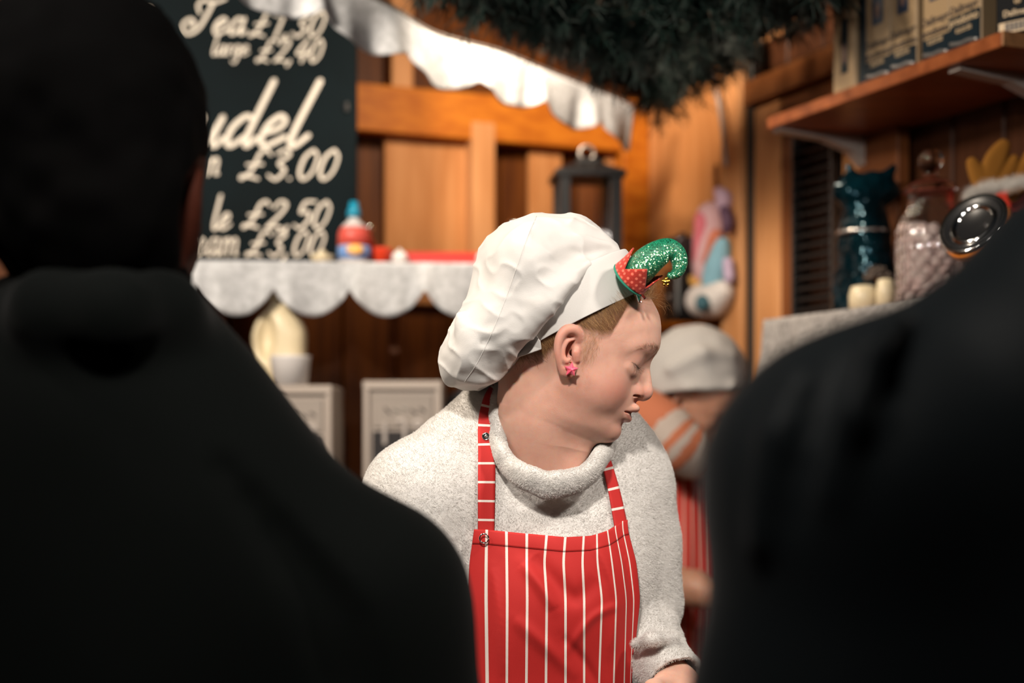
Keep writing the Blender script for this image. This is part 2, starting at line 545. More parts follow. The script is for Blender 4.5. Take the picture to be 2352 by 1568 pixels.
def face_sdf(q):
    """q in head mm; the face is the same on both sides."""
    q = q.copy(); q[:, 1] = np.abs(q[:, 1])
    d = ell(q, (-12, 0, 40), (94.5, 72, 80))
    zz = q[:, 2]
    f = np.interp(zz, SECF[:, 0], SECF[:, 1]); w = np.interp(zz, SECF[:, 0], SECF[:, 2])
    dx = q[:, 0] - 15
    a = np.where(dx > 0, f - 15, 45)
    r = np.sqrt((dx / a) ** 2 + (q[:, 1] / w) ** 2) + 1e-6
    gr = np.sqrt((dx / a ** 2) ** 2 + (q[:, 1] / w ** 2) ** 2) / r + 1e-5
    mass = (r - 1) / gr
    mass = np.maximum(mass, np.maximum(zz - 92, -88 - zz)).astype(np.float32)
    d = smin(d, mass, 14)
    d = smin(d, ell(q, (70, 0, -66), (15.5, 17, 14.5)), 9)                      # chin
    d = smin(d, ell(q, (43, 36, -20), (23, 19, 28)), 18)                        # cheek
    d = smin(d, ell(q, (18, 0, -66), (50, 39, 23)), 20)                         # soft throat
    d = smin(d, ell(q, (67, 0, -36), (20, 24, 20)), 10)                         # muzzle
    d = smin(d, cc(q, [(75.5, 0, 44), (73.5, 18, 42), (65, 36, 38), (57, 46, 31)], [8.6, 7.2, 5.2, 3.5], 7, 4), 14)   # brow ridge
    # eye hollow, ball, lids
    d = smax(d, -ell(q, (93, 27, 19), (12.5, 14, 9.5)), 10)
    d = smin(d, ell(q, (65, 17, 29), (13.5, 9, 13)), 8)
    d = smin(d, ell(q, (60.5, 31, 18.5), (13.9, 15.5, 14.5)), 7)
    d = smax(d, -cc(q, [(58, 46.5, 15.5), (66, 41, 14.6), (74, 32.5, 12.8), (73.2, 25, 13.2), (70, 19, 15)], [.5, .9, 1.1, 1.0, .5], 12), 1.0)      # closed slit
    d = smax(d, -cc(q, [(56, 47, 21.5), (63, 43, 23.6), (71.8, 34, 25.6), (73.5, 25, 25.5), (72, 19, 24)], [.4, 1.0, 1.2, .9, .4], 12), 2.5)       # lid crease
    d = smin(d, cc(q, [(62, 43, 8.5), (70.5, 34, 5.5), (73.5, 25, 6)], [2.4, 3.0, 2.0], 7), 8)      # bag under the eye
    # nose
    nose = cc(q, [(75, 0, 36), (77.5, 0, 27), (81.6, 0, 16), (87.2, 0, 5), (91.8, 0, -6)], [8, 6.8, 6.4, 7.2, 8.8], 12, 2)
    nose = smin(nose, ell(q, (92.0, 0, -9.4), (10, 10, 9.8)), 5)
    nose = smin(nose, ell(q, (82, 10.5, -12), (10.5, 7.0, 8.2)), 4)
    nose = smin(nose, cap(q, (92, 0, -15), (85, 0, -21), 4.2, 4), 4)
    nose = smin(nose, ell(q, (74, 8, 2), (12, 10, 22)), 8)
    d = smin(d, nose, 6)
    d = smax(d, -cc(q, [(72, 17.5, -4), (73, 19.5, -11), (76, 18.5, -19)], [.8, 1.3, .8], 7), 3)      # groove behind the nostril wing
    d = smax(d, -cc(q, [(93, 9, -17.5), (88, 13, -16.2), (81, 15.5, -18)], [1.2, 2.4, 1.2], 6), 1.2)                    # nostril
    d = smax(d, -cap(q, (91.5, 0, -23), (95, 0, -30), 1.2, 1.5), 4)             # philtrum
    # lips
    ul = cc(q, [(75, 20.5, -38), (83, 13.5, -34.2), (90.2, 6, -30.6), (90.4, 0, -31)], [2.0, 3.8, 4.6, 4.6], 10)
    ll = cc(q, [(75, 20, -40), (81.5, 12.5, -43.5), (86.4, 0, -45.4)], [2.2, 4.4, 5.2], 8)
    d = smin(d, ul, 3.5)
    d = smin(d, ll, 3.5)
    d = smax(d, -cc(q, [(76.5, 23, -39.4), (82, 18, -38.6), (89, 8, -37.0), (95, 0, -36.6)], [.5, 1.2, 1.3, 1.2], 10), 1.6)
    d = smax(d, -cc(q, [(90, 0, -54.5), (88, 8, -54.5)], [1.6, .8], 6), 8)      # hollow under the lower lip
    ear = np.full(len(q), 40, np.float32); bowl = ear.copy()
    near = (np.abs(q[:, 0] - 4) < 40) & (np.abs(q[:, 2]) < 52) & (q[:, 1] > 42)
    if near.any():
        ear[near], bowl[near] = ear_sdf(q[near])
    d = smax(d, -bowl, 2.5)
    return smin(d, ear, 3.0)


NECK = [P(1240, 850, 1.70), P(1247, 960, 1.695), P(1258, 1110, 1.725)]
SCM = [P(1282, 900, 1.655), P(1330, 1000, 1.672), P(1322, 1080, 1.675)]


def body_sdf(p):
    q = to_head(p)
    d = face_sdf(q) * .001 * HS
    n = chain(p, NECK, [.050, .048, .054], .03)
    n = smin(n, ell(p, P(1255, 1200, 1.765), (.095, .05, .06)), .05)
    d = smin(d, n, .022)
    d = smin(d, chain(p, SCM, [.010, .0085, .009], .01), .022)
    return d


V, F = surfnet(body_sdf, P(1130, 1190, D0) - (.06, .16, 0), P(1540, 560, D0) + (0.03, .19, 0), .00105)
me = new_mesh('body', V, F)
q = to_head(V.astype(np.float32)); q[:, 1] = np.abs(q[:, 1])
g = lambda c, r: np.exp(-(((q - np.asarray(c)) / np.asarray(r)) ** 2).sum(1))
qf = q * np.array([0, 1, 1], np.float32)                 # seen from the front


def front(pts, rad, soft):
    return np.clip(.5 - cc(qf, [(0, a, b) for a, b in pts], rad, 10) / soft, 0, 1) * (q[:, 0] > 40)


lips = np.maximum(front([(20, -38.4), (13, -35.4), (6, -32.8), (0, -33.4)], [.3, 1.8, 2.8, 2.8], 2.5), front([(20, -40), (12, -42.6), (0, -43.6)], [.3, 2.4, 3.4], 2.5)) * .7
ear_f = np.clip(1.2 - ear_sdf(q)[0] / 2.5, 0, 1)
blush = .7 * g((66, 48, -20), (26, 26, 20)) + .6 * g((92, 10, -10), (12, 14, 12)) + .55 * g((78, 0, -60), (14, 22, 14)) + .35 * g((70, 36, 28), (20, 18, 12)) + .5 * ear_f + .25 * g((20, 50, -45), (30, 30, 30))
# hair stubble: above the hairline, and at the nape
hx = np.interp(q[:, 0], [-70, -30, -4, 16, 23, 32, 34.5, 36, 46, 53, 60], [-40, -22, 21, 26, 26, 33, 49, 66, 82, 90, 95])
hz = q[:, 2] - hx + 3 * noise(q / 6., 3)
hair = np.clip(hz / 13 + .30, 0, 1) * (1 - ear_f)
side = np.clip(1 - np.abs(q[:, 0] - 12) / 12, 0, 1) * np.clip((q[:, 2] + 14) / 24, 0, 1) * .16 * (1 - ear_f)          # downy sideburn
hair = np.maximum(hair, side * (q[:, 2] < 30))
dark = front([(46.5, 15.5), (41, 14.6), (32.5, 12.8), (25, 13.2), (20, 15)], [.2, .6, .8, .6, .2], 1.0)
attr(me, 'blush', blush); attr(me, 'lips', lips); attr(me, 'hair', hair); attr(me, 'lash', dark)
fn = vnormals(me)


def skin_mat():
    m = mat('skin', (.56, .335, .235), .48, bump=.11, bump_scale=1100, sss=.0035, spec=.38)
    nt = m.node_tree; b = nt.nodes['Principled BSDF']
    cur = None

    def at(n):
        a = nt.nodes.new('ShaderNodeAttribute'); a.attribute_name = n
        return a.outputs['Fac']

    def mix(c0, c1, f):
        x = nt.nodes.new('ShaderNodeMix'); x.data_type = 'RGBA'
        if isinstance(c0, tuple): x.inputs[6].default_value = (*c0, 1)
        else: nt.links.new(c0, x.inputs[6])
        x.inputs[7].default_value = (*c1, 1)
        nt.links.new(f, x.inputs[0])
        return x.outputs[2]
    tc = nt.nodes.new('ShaderNodeTexCoord')
    n = nt.nodes.new('ShaderNodeTexNoise'); n.inputs['Scale'].default_value = 90; n.inputs['Detail'].default_value = 5
    nt.links.new(tc.outputs['Object'], n.inputs['Vector'])
    rp = nt.nodes.new('ShaderNodeMapRange'); rp.inputs[1].default_value = .45; rp.inputs[2].default_value = .8; rp.inputs[4].default_value = .30
    nt.links.new(n.outputs[0], rp.inputs[0])
    c = mix((.62, .368, .285), (.50, .235, .175), rp.outputs[0])
    c = mix(c, (.50, .20, .15), at('blush'))
    c = mix(c, (.43, .15, .12), at('lips'))
    c = mix(c, (.15, .068, .030), at('hair'))
    c = mix(c, (.10, .05, .035), at('lash'))
    nt.links.new(c, b.inputs['Base Color'])
    return m


M['skin'] = skin_mat()
keeper = thing('person', P(1255, 1000, 1.74) * (1, 1, 0), 'person in a floppy white chef hat, white fleece and red striped apron, looking down', 'person')
body = obj('body', me, M['skin'], keeper)


def hair_mat(name, c1, c2, rough=.4):
    m = bpy.data.materials.new(name); m.use_nodes = True
    nt = m.node_tree; b = nt.nodes['Principled BSDF']
    b.inputs['Roughness'].default_value = rough
    b.inputs['Specular IOR Level'].default_value = .35
    hi = nt.nodes.new('ShaderNodeHairInfo'); mx = nt.nodes.new('ShaderNodeMix'); mx.data_type = 'RGBA'
    mx.inputs[6].default_value = (*c1, 1); mx.inputs[7].default_value = (*c2, 1)
    nt.links.new(hi.outputs['Random'], mx.inputs[0]); nt.links.new(mx.outputs[2], b.inputs['Base Color'])
    return m


M['hair'] = hair_mat('blond_hair', (.14, .058, .020), (.62, .37, .17))
M['brow'] = hair_mat('brow_hair', (.22, .12, .065), (.34, .20, .11))
M['lash'] = hair_mat('lash_hair', (.03, .02, .015), (.06, .035, .02))
M['fleece'] = mat('fleece_cloth', (.67, .645, .615), .95, noise_scale=40, noise_amt=.06, sheen=.3)
M['pile'] = hair_mat('fleece_fibre', (.66, .635, .605), (.72, .695, .665), .9)


def grow(mask, n, length, direction, lift, curl, seed, k=6, jitter=.35, bend=0.0):
    """Strands rooted on the body where mask is high; direction in head axes."""
    r = np.random.default_rng(seed)
    pr = mask / mask.sum()
    idx = r.choice(len(V), n, p=pr)
    root = V[idx] + r.normal(0, .0005, (n, 3)); nn = fn[idx]
    dh = np.asarray(direction(q[idx]), float) + r.normal(0, jitter, (n, 3))
    side = np.sign(((V[idx] - HO) @ SD))[:, None]
    dw = dh[:, :1] * FW + dh[:, 1:2] * SD * side + dh[:, 2:] * UP
    dw -= (dw * nn).sum(1)[:, None] * nn
    dw /= np.linalg.norm(dw, axis=1)[:, None] + 1e-9
    L = length * r.uniform(.5, 1.2, (n, 1))
    perp = np.cross(dw, nn)
    ph = r.uniform(0, 6.3, (n, 1)); amp = curl * r.uniform(.2, 1, (n, 1))
    out = []
    for i in range(k):
        t = i / (k - 1)
        out.append(root + dw * L * t + nn * L * (lift * math.sin(t * 2.0) - .04) + perp * (amp * L * np.sin(ph + 5 * t) - amp * L * np.sin(ph)) + perp * L * bend * t * t)
    return np.stack(out, 1)


def hair_dir(h):
    f = np.clip((h[:, 0] - 0) / 60, 0, 1)[:, None]
    return np.array([-.75, 0, .65]) * (1 - f) + np.array([-.95, 0, .25]) * f


below = -((q - np.array([-7., 0, 36.])) @ np.array([-.7615, 0, .6481]))          # mm under the hat band
hm = np.clip(hz / 6 + .35, 0, 1) * (1 - ear_f) * (q[:, 0] > -16) * (below > -5)
h1 = grow(hm, 3400, .020, hair_dir, .10, .06, 1, k=7, jitter=.16)
hn = ((q[:, 0] < -16) & (q[:, 0] > -75) & (q[:, 2] > -46) & (q[:, 2] < 26)) * (1 - ear_f) * np.clip((hz + 16) / 14, 0, 1) * (below > -6)
h2 = grow(hn, 2200, .030, lambda h: np.tile([-.5, 0, .8], (len(h), 1)), .12, .07, 2, k=7, jitter=.25)
fl = ((q[:, 0] > 42) & (hz > -2) & (hz < 16)) * (1 - ear_f) + .15 * ((hz > -3) & (hz < 4) & (q[:, 0] > 0)) * (1 - ear_f)
h3 = grow(fl, 420, .030, lambda h: np.tile([.15, .1, .9], (len(h), 1)), .5, .22, 3, k=9, jitter=.6)
sb = np.clip(1 - np.abs(q[:, 0] - 14) / 14, 0, 1) * np.clip((q[:, 2] + 14) / 24, 0, 1) * (1 - ear_f) * (hz < 4) * (q[:, 2] < 40)
h4 = grow(sb + 1e-9, 800, .010, lambda h: np.tile([.1, 0, -1.], (len(h), 1)), .15, .1, 4, k=6, jitter=.3)
for i, (h, rad) in enumerate(((h1, .000085), (h2, .00008), (h3, .00006), (h4, .00004))):
    pass
allh = np.concatenate([np.stack([crom(c, 9) for c in h]) if h.shape[1] != 9 else h for h in (h1, h2, h3, h4)])
rads = np.concatenate([np.full(len(h1), .000085), np.full(len(h2), .00008), np.full(len(h3), .00006), np.full(len(h4), .000045)])
tag(strands('hair', allh, rads, M['hair'], keeper), 'short blond hair swept back under the hat', kind='stuff')
bm = front([(8, 38.5), (18, 41.5), (33, 41), (47, 34)], [2.0, 2.6, 2.0, .8], 3.0) * (np.abs(q[:, 1]) > 6) + 1e-9
tag(strands('eyebrow', grow(bm, 520, .008, lambda h: np.stack([-.7 * np.ones(len(h)), .6 * np.ones(len(h)), .25 - .5 * (h[:, 0] < 72)], 1), .12, .05, 5, k=5, jitter=.25), .00006, M['brow'], body), 'fine brown eyebrows', kind='stuff')
lm = front([(45, 15.4), (41, 14.9), (32.5, 13.1), (25, 13.5)], .3, .8) + 1e-9
tag(strands('eyelash', grow(lm + 1e-9, 170, .0085, lambda h: np.stack([.9 * np.ones(len(h)), .35 * np.ones(len(h)), -.55 * np.ones(len(h))], 1), .55, .03, 6, k=5, jitter=.2), .00007, M['lash'], body), 'dark lashes of the lowered lids', kind='stuff')

# ---- star earring
star = MB()
ec = HL(*ear_pt(372, 972, 77))
er, eu = FW, UP
an = SD * .93 + FW * .25; an /= np.linalg.norm(an)
e1 = np.cross(an, UP); e1 /= np.linalg.norm(e1); e1 = e1 * np.sign(e1 @ FW); e2 = np.cross(e1, an); e2 = e2 * np.sign(e2 @ UP)
ring = []
for i in range(10):
    t = math.radians(106 + 36 * i); r = .0086 if i % 2 == 0 else .0044
    ring.append(ec + r * (e1 * math.cos(t) + e2 * math.sin(t)))
Vv = [ec + an * .0040, ec - an * .0022] + ring + [p - an * .0014 for p in ring]
Ff = []
for i in range(10):
    k = (i + 1) % 10
    Ff += [(0, 2 + i, 2 + k), (2 + i, 12 + i, 12 + k, 2 + k), (1, 12 + k, 12 + i)]
star.add(Vv, Ff)
M['pink'] = mat('pink_enamel', (.80, .13, .22), .18, coat=.6, sss=.001)
eo = star.build('earring', M['pink'], keeper)
bv = eo.modifiers.new('soft', 'BEVEL'); bv.width = .0005; bv.segments = 2
tag(eo, 'small pink star stud earring')

# ---- chef hat: band and floppy crown
M['hat'] = mat('white_cotton', (.55, .53, .505), .85, bump=.12, bump_scale=900, sheen=.1, noise_scale=14, noise_amt=.05)
T49 = math.radians(49.6)
BE1 = np.array([math.cos(T49), 0, math.sin(T49)]); BN = np.array([-math.sin(T49), 0, math.cos(T49)])
BC = np.array([-7., 0, 36.])
hat = obj('chef_hat', new_mesh('chef_hat', *[np.zeros((0, 3)), []]), None, keeper, False)


def band_pt(t, h, off):
    a, b = 87 + off - .05 * h, 75.5 + off + .04 * h
    return BC + BE1 * a * math.cos(t) + np.array([0, 1., 0]) * b * math.sin(t) + BN * h


n, hs = 120, [(-1, 0), (0, 0), (6, .3), (14, .1), (26, .4), (38, .2), (48, .6), (54, -.2), (54, -3), (26, -3), (0, -3)]
Vb = []
for i in range(n):
    t = 2 * math.pi * i / n
    for h, o_ in hs:
        w = .5 * math.sin(5 * t + h * .1) + .35 * math.sin(11 * t + h * .2)
        Vb.append(HL(*band_pt(t, h, 3 + o_ + w)))
m_ = len(hs)
Fb = grid_faces(n, m_, True)
close = np.array([[i * m_ + m_ - 1, ((i + 1) % n) * m_ + m_ - 1, ((i + 1) % n) * m_, i * m_] for i in range(n)])
bo = obj('hat_band', new_mesh('hat_band', np.array(Vb), np.concatenate([Fb, close])), M['hat'], keeper)
bpy.data.objects.remove(hat)
ss = bo.modifiers.new('sub', 'SUBSURF'); ss.levels = 1; ss.render_levels = 2
tag(bo, 'smooth white band of the chef hat')
DH = 1.69


def hp(x, y, dd=0.0):
    return P(x, y, DH + dd)


PX = DH / FPX                                # one picture pixel at the hat, in metres
RX = np.array([1., 0, 0]); RZ = np.array([0, 0, 1.])


def blob(p, x, y, dd, rx, ry, rd, ang=0):
    """Ellipsoid with picture-plane radii rx, ry px turned by ang degrees (counter-clockwise) and depth radius rd metres."""
    a = math.radians(ang)
    R = np.stack([RX * math.cos(a) + RZ * math.sin(a), -RX * math.sin(a) + RZ * math.cos(a), np.array([0, 1., 0])])
    return ell(p, hp(x, y, dd), (rx * PX, ry * PX, rd), R)


def fold(p, pts, r):
    a = crom(np.array([[*hp(x, y, dd), rr] for (x, y, dd), rr in zip(pts, r)]), 4 * len(pts))
    return chain(p, a[:, :3], a[:, 3] * PX)


def crown_sdf(p):
    w = p + .004 * np.stack([noise(p * 24, 11), noise(p * 24, 12), noise(p * 24, 13)], 1)
    d = blob(w, 1305, 590, .01, 112, 88, .075, -25)
    d = smin(d, blob(w, 1222, 628, .0, 128, 128, .118, 0), .03)
    d = smin(d, blob(w, 1148, 742, -.005, 120, 88, .105, 55), .03)
    d = smin(d, blob(w, 1088, 822, -.005, 78, 66, .08, 40), .03)
    # the roll that hangs over the band, towards the lens
    roll = fold(w, [(1392, 585, -.058), (1345, 604, -.086), (1300, 634, -.099), (1250, 682, -.099), (1205, 738, -.088), (1160, 800, -.070), (1118, 850, -.05)], [8, 16, 26, 32, 33, 30, 22])
    d = smin(d, roll, .016)
    # pleats gathered at the band
    d = smin(d, fold(w, [(1412, 580, -.050), (1372, 562, -.064), (1325, 552, -.076), (1265, 560, -.090)], [5, 9, 10, 4]), .014)
    d = smin(d, fold(w, [(1402, 566, -.038), (1350, 532, -.052), (1300, 518, -.056), (1240, 520, -.056)], [4, 8, 8, 4]), .016)
    d = smax(d, -fold(w, [(1404, 583, -.070), (1350, 581, -.090), (1300, 588, -.106), (1250, 600, -.122)], [3, 8, 11, 3]), .014)
    d = smax(d, -fold(w, [(1405, 571, -.064), (1345, 545, -.086), (1280, 538, -.100)], [3, 6, 2]), .012)
    d = smax(d, -fold(w, [(1338, 600, -.098), (1314, 606, -.110), (1322, 626, -.112)], [2, 6, 2]), .008)
    # long soft drapes of the crown
    d = smax(d, -fold(w, [(1300, 612, -.118), (1240, 640, -.134), (1170, 690, -.138), (1110, 760, -.122)], [2, 7, 7, 2]), .030)
    d = smax(d, -fold(w, [(1090, 640, -.090), (1130, 596, -.118), (1190, 575, -.134)], [2, 6, 2]), .026)
    d = smin(d, fold(w, [(1060, 730, -.080), (1085, 790, -.080), (1100, 850, -.066)], [4, 9, 4]), .026)
    d = smax(d, -fold(w, [(1165, 745, -.116), (1140, 752, -.116), (1118, 748, -.110)], [1, 4, 1]), .012)
    d = smax(d, -fold(w, [(1175, 715, -.120), (1150, 722, -.122), (1128, 716, -.118)], [1, 4, 1]), .012)
    d = smax(d, -fold(w, [(1160, 775, -.108), (1135, 786, -.106), (1105, 784, -.098)], [1, 4, 1]), .012)
    d = smin(d, fold(w, [(1060, 862, -.06), (1100, 870, -.065), (1140, 852, -.05)], [4, 8, 4]), .012)
    nz = noise(p * 38, 21) * .0010 + noise(p * np.array([90, 60, 120], np.float32), 22) * .0004
    rg_ = (1 - np.abs(noise(np.stack([p[:, 0] * 22 - p[:, 2] * 16, p[:, 1] * 26, p[:, 0] * 30 + p[:, 2] * 42], 1), 23))) ** 3
    return d + nz - .0022 * rg_


Vh, Fh = surfnet(crown_sdf, hp(990, 920) - (0, .16, 0), hp(1450, 465) + (0, .16, 0), .0021)
co = obj('hat_crown', new_mesh('hat_crown', Vh, Fh), M['hat'], keeper)
tag(co, 'floppy gathered white crown of the chef hat')
# seam line across the crown, and the loose tie at the back
seam = []
for (x, y) in [(1232, 497), (1213, 540), (1195, 590), (1178, 640), (1160, 690), (1140, 740), (1118, 790), (1092, 840), (1065, 880)]:
    o_ = hp(x, y, -.25); d_ = P(x, y, 2) - np.array([0, 0, ZC]); d_ /= np.linalg.norm(d_)
    seam.append((o_, d_))
so = np.array([s_[0] for s_ in seam]); sd = np.array([s_[1] for s_ in seam])


def march(f, o_, d_, steps=48, tmax=.5, k=.8):
    """Points where rays from o_ along d_ meet the surface of f; NaN where they miss."""
    t = np.zeros(len(o_), np.float32)
    for _ in range(steps):
        dist = f((o_ + d_ * t[:, None]).astype(np.float32))
        t = np.minimum(t + k * np.maximum(dist, -.01), tmax)
    hit = (np.abs(dist) < .004) & (t < tmax - 1e-4)
    r = o_ + d_ * t[:, None]
    r[~hit] = np.nan
    return r


so = crom(so, 60); sd = crom(sd, 60)
sp = march(crown_sdf, so, sd)
sp = sp[~np.isnan(sp[:, 0])]
if len(sp) > 3:
    MB().tube(sp, .0005, 6).build('seam', M['hat'], co, True)
tie = MB()
A = [P(1186, 822, 1.628), P(1244, 802, 1.609), P(1241, 783, 1.607), P(1227, 763, 1.610), P(1206, 752, 1.622), P(1188, 785, 1.634)]
B = [a + SD * -.0025 for a in A]
tie.add(A + B, [tuple(range(6)), tuple(range(11, 5, -1))] + [(i, 6 + i, 6 + (i + 1) % 6, (i + 1) % 6) for i in range(6)])
to = tie.build('hat_tie', M['hat'], keeper)
b_ = to.modifiers.new('round', 'BEVEL'); b_.width = .0010; b_.segments = 3

# ---- fleece top: body, sleeves
SHR, SHL = P(967, 1140, 1.70), P(1420, 1112, 1.80)


def torso_sdf(p):
    w = p + .006 * np.stack([noise(p * 9, 31), noise(p * 9, 32), noise(p * 9, 33)], 1)
    d = chain(w, [SHR, P(1210, 1090, 1.765), SHL], [.062, .062, .055], .05)
    d = smin(d, chain(w, [P(1130, 960, 1.765), P(1040, 1040, 1.74)], [.030, .044], .04), .04)
    d = smin(d, chain(w, [P(1255, 960, 1.775), P(1385, 1050, 1.80)], [.03, .04], .04), .04)
    R = np.array([[math.cos(.35), math.sin(.35), 0], [-math.sin(.35), math.cos(.35), 0], [0, 0, 1]])
    d = smin(d, ell(w, P(1262, 1350, 1.775), (.155, .108, .30), R), .06)
    d = smin(d, ell(w, P(1262, 2000, 1.79), (.170, .125, .36), R), .10)
    d = smin(d, ell(w, P(1215, 1335, 1.70), (.058, .035, .065)), .07)          # bust
    d = smin(d, ell(w, P(1365, 1325, 1.725), (.050, .036, .064)), .07)
    return d


ELL_ = P(1492, 1385, 1.795)


def sleeve_l(p):
    w = p + .004 * np.stack([noise(p * 16, 34), noise(p * 16, 35), noise(p * 16, 36)], 1)
    d = chain(w, [P(1428, 1120, 1.805), P(1470, 1250, 1.80), ELL_], [.054, .046, .042], .02)
    d2 = chain(w, [P(1484, 1440, 1.765), P(1500, 1485, 1.73), P(1518, 1520, 1.70), P(1543, 1552, 1.67)], [.038, .036, .035, .036], .01)
    d = smin(d, d2, .008)
    # bunched ridges below the elbow
    d = smin(d, chain(w, [P(1455, 1445, 1.72), P(1500, 1428, 1.715), P(1535, 1418, 1.73)], [.008, .010, .010], .01), .012)
    d = smin(d, chain(w, [P(1460, 1485, 1.66), P(1500, 1470, 1.645), P(1550, 1462, 1.67)], [.006, .008, .008], .01), .012)
    return d


def sleeve_r(p):
    w = p + .005 * np.stack([noise(p * 14, 37), noise(p * 14, 38), noise(p * 14, 39)], 1)
    d = chain(w, [P(967, 1140, 1.70), P(945, 1320, 1.69), P(960, 1580, 1.66)], [.064, .054, .046], .03)
    return smin(d, chain(w, [P(960, 1580, 1.66), P(1090, 1790, 1.50)], [.044, .036]), .02)


def sweater_sdf(p):
    d = smin(smin(torso_sdf(p), sleeve_l(p), .022), sleeve_r(p), .030)
    # soft dents where the sleeve meets the body
    d = smax(d, -chain(p, [P(958, 1085, 1.62), P(975, 1150, 1.612), P(985, 1240, 1.615)], [.002, .005, .002], .005), .02)
    # opening of the left cuff
    d = smax(d, -chain(p, [P(1548, 1558, 1.665), P(1610, 1640, 1.60)], [.031, .045]), .005)
    return d + noise(p * 230, 41) * .0004 + noise(p * 120, 42) * .0005


Vs, Fs = surfnet(sweater_sdf, np.array([-.29, 1.42, .86]), np.array([.31, 1.98, 1.56]), .0032)
sme = new_mesh('sweater', Vs, Fs)
sweater = obj('sweater', sme, M['fleece'], keeper)
tag(sweater, 'white long sleeved fleece top')


def pile(name, Vm, Fm, n, length, seed, parent, rad=.00012, lay=.6, lo_z=1.05):
    """Curly fleece fibres rooted on a quad mesh."""
    r = np.random.default_rng(seed)
    A_, B_, C_, D_ = (Vm[Fm[:, k]] for k in range(4))
    nr = np.cross(C_ - A_, D_ - B_)
    ar = np.linalg.norm(nr, axis=1); ctr = (A_ + C_) / 2
    wgt = ar * (ctr[:, 2] > lo_z) * np.where(nr[:, 1] / (ar + 1e-12) < .35, 1, .12)
    i = r.choice(len(Fm), n, p=wgt / wgt.sum())
    u, v = r.random((n, 1)), r.random((n, 1))
    root = A_[i] * (1 - u) * (1 - v) + B_[i] * u * (1 - v) + C_[i] * u * v + D_[i] * (1 - u) * v
    nn = nr[i] / ar[i][:, None]
    # fibres bend together in small locks
    fl = np.stack([noise(root * 420, seed + k) for k in (1, 2, 3)], 1) * 1.1 + np.stack([noise(root * 200, seed + k) for k in (4, 5, 6)], 1) * .6 + np.array([0, 0, -.35])
    fl -= (fl * nn).sum(1)[:, None] * nn
    fl += r.normal(0, .15, (n, 3))
    L = length * r.uniform(.6, 1.2, (n, 1))
    out = [root - nn * .0004]
    for t in (.35, .7, 1.0):
        out.append(root + L * (nn * (t - .38 * t * t) + lay * fl * t * t) + r.normal(0, .00016, (n, 3)))
    o = strands(name, np.stack(out, 1), rad, M['pile'], parent, tip=.55)
    tag(o, kind='stuff')
    return o


pile('fleece_pile', Vs, Fs, 210000, .0034, 51, sweater, lay=.36, lo_z=1.10)

# ---- loose rolled collar
NCX = P(1255, 1000, 1.705)
rim = [(1156, 866, 1.735), (1150, 905, 1.705), (1148, 950, 1.685), (1149, 1005, 1.665), (1166, 1048, 1.648), (1203, 1076, 1.632), (1255, 1092, 1.623), (1308, 1091, 1.628),
       (1350, 1070, 1.642), (1375, 1040, 1.66), (1392, 1016, 1.69), (1388, 1000, 1.73), (1350, 985, 1.762), (1270, 930, 1.785), (1195, 872, 1.772)]
drop = [.6, .6, .6, .62, .7, .78, .82, .82, .8, .8, .8, .7, .6, .6, .6]
NR = 150
rimw = crom([P(*r_) for r_ in rim], NR, True)
dr = crom(np.array(drop)[:, None], NR, True)[:, 0]
prof = [(-8, -34), (-9.5, -20), (-9, -8), (-6, 1), (-1, 5.5), (4.5, 5), (8.5, 1), (9.5, -5), (9, -12), (7, -19), (3.5, -26), (-2, -31), (-8, -32)]
tang = np.roll(rimw, -1, 0) - np.roll(rimw, 1, 0); tang /= np.linalg.norm(tang, axis=1)[:, None]
rad_ = rimw - NCX; rad_ -= (rad_ * tang).sum(1)[:, None] * tang
rad_[:, 2] *= .35
rad_ /= np.linalg.norm(rad_, axis=1)[:, None]
upv = np.cross(rad_, tang); upv *= np.sign(upv[:, 2:3]); upv /= np.linalg.norm(upv, axis=1)[:, None]
prof_s = crom(np.array(prof, float), 40)
VC = []
for i in range(NR):
    a = 2 * math.pi * i / NR
    wob = .0012 * math.sin(9 * a + 1) + .0008 * math.sin(17 * a)
    for x, y in prof_s:
        VC.append(rimw[i] + rad_[i] * (x * .001 + wob) + upv[i] * (y * .001 * (dr[i] if y < 0 else 1) + wob))
VC = np.array(VC)
VC += .0009 * np.stack([noise(VC * 60, 61), noise(VC * 60, 62), noise(VC * 60, 63)], 1)
FC = grid_faces(NR, 40, True)[:, ::-1]
cme = new_mesh('collar', VC, FC)
collar = obj('collar', cme, M['fleece'], keeper)
nrm = vnormals(cme)
if ((nrm * np.repeat(rad_, 40, 0)).sum(1).reshape(NR, 40)[:, 24:32].mean()) < 0:
    FC = FC[:, ::-1]; cme.flip_normals()
tag(collar, 'loose rolled collar of the fleece top')
pile('collar_pile', VC, FC, 60000, .0024, 71, collar, rad=.00012, lay=.35, lo_z=0)

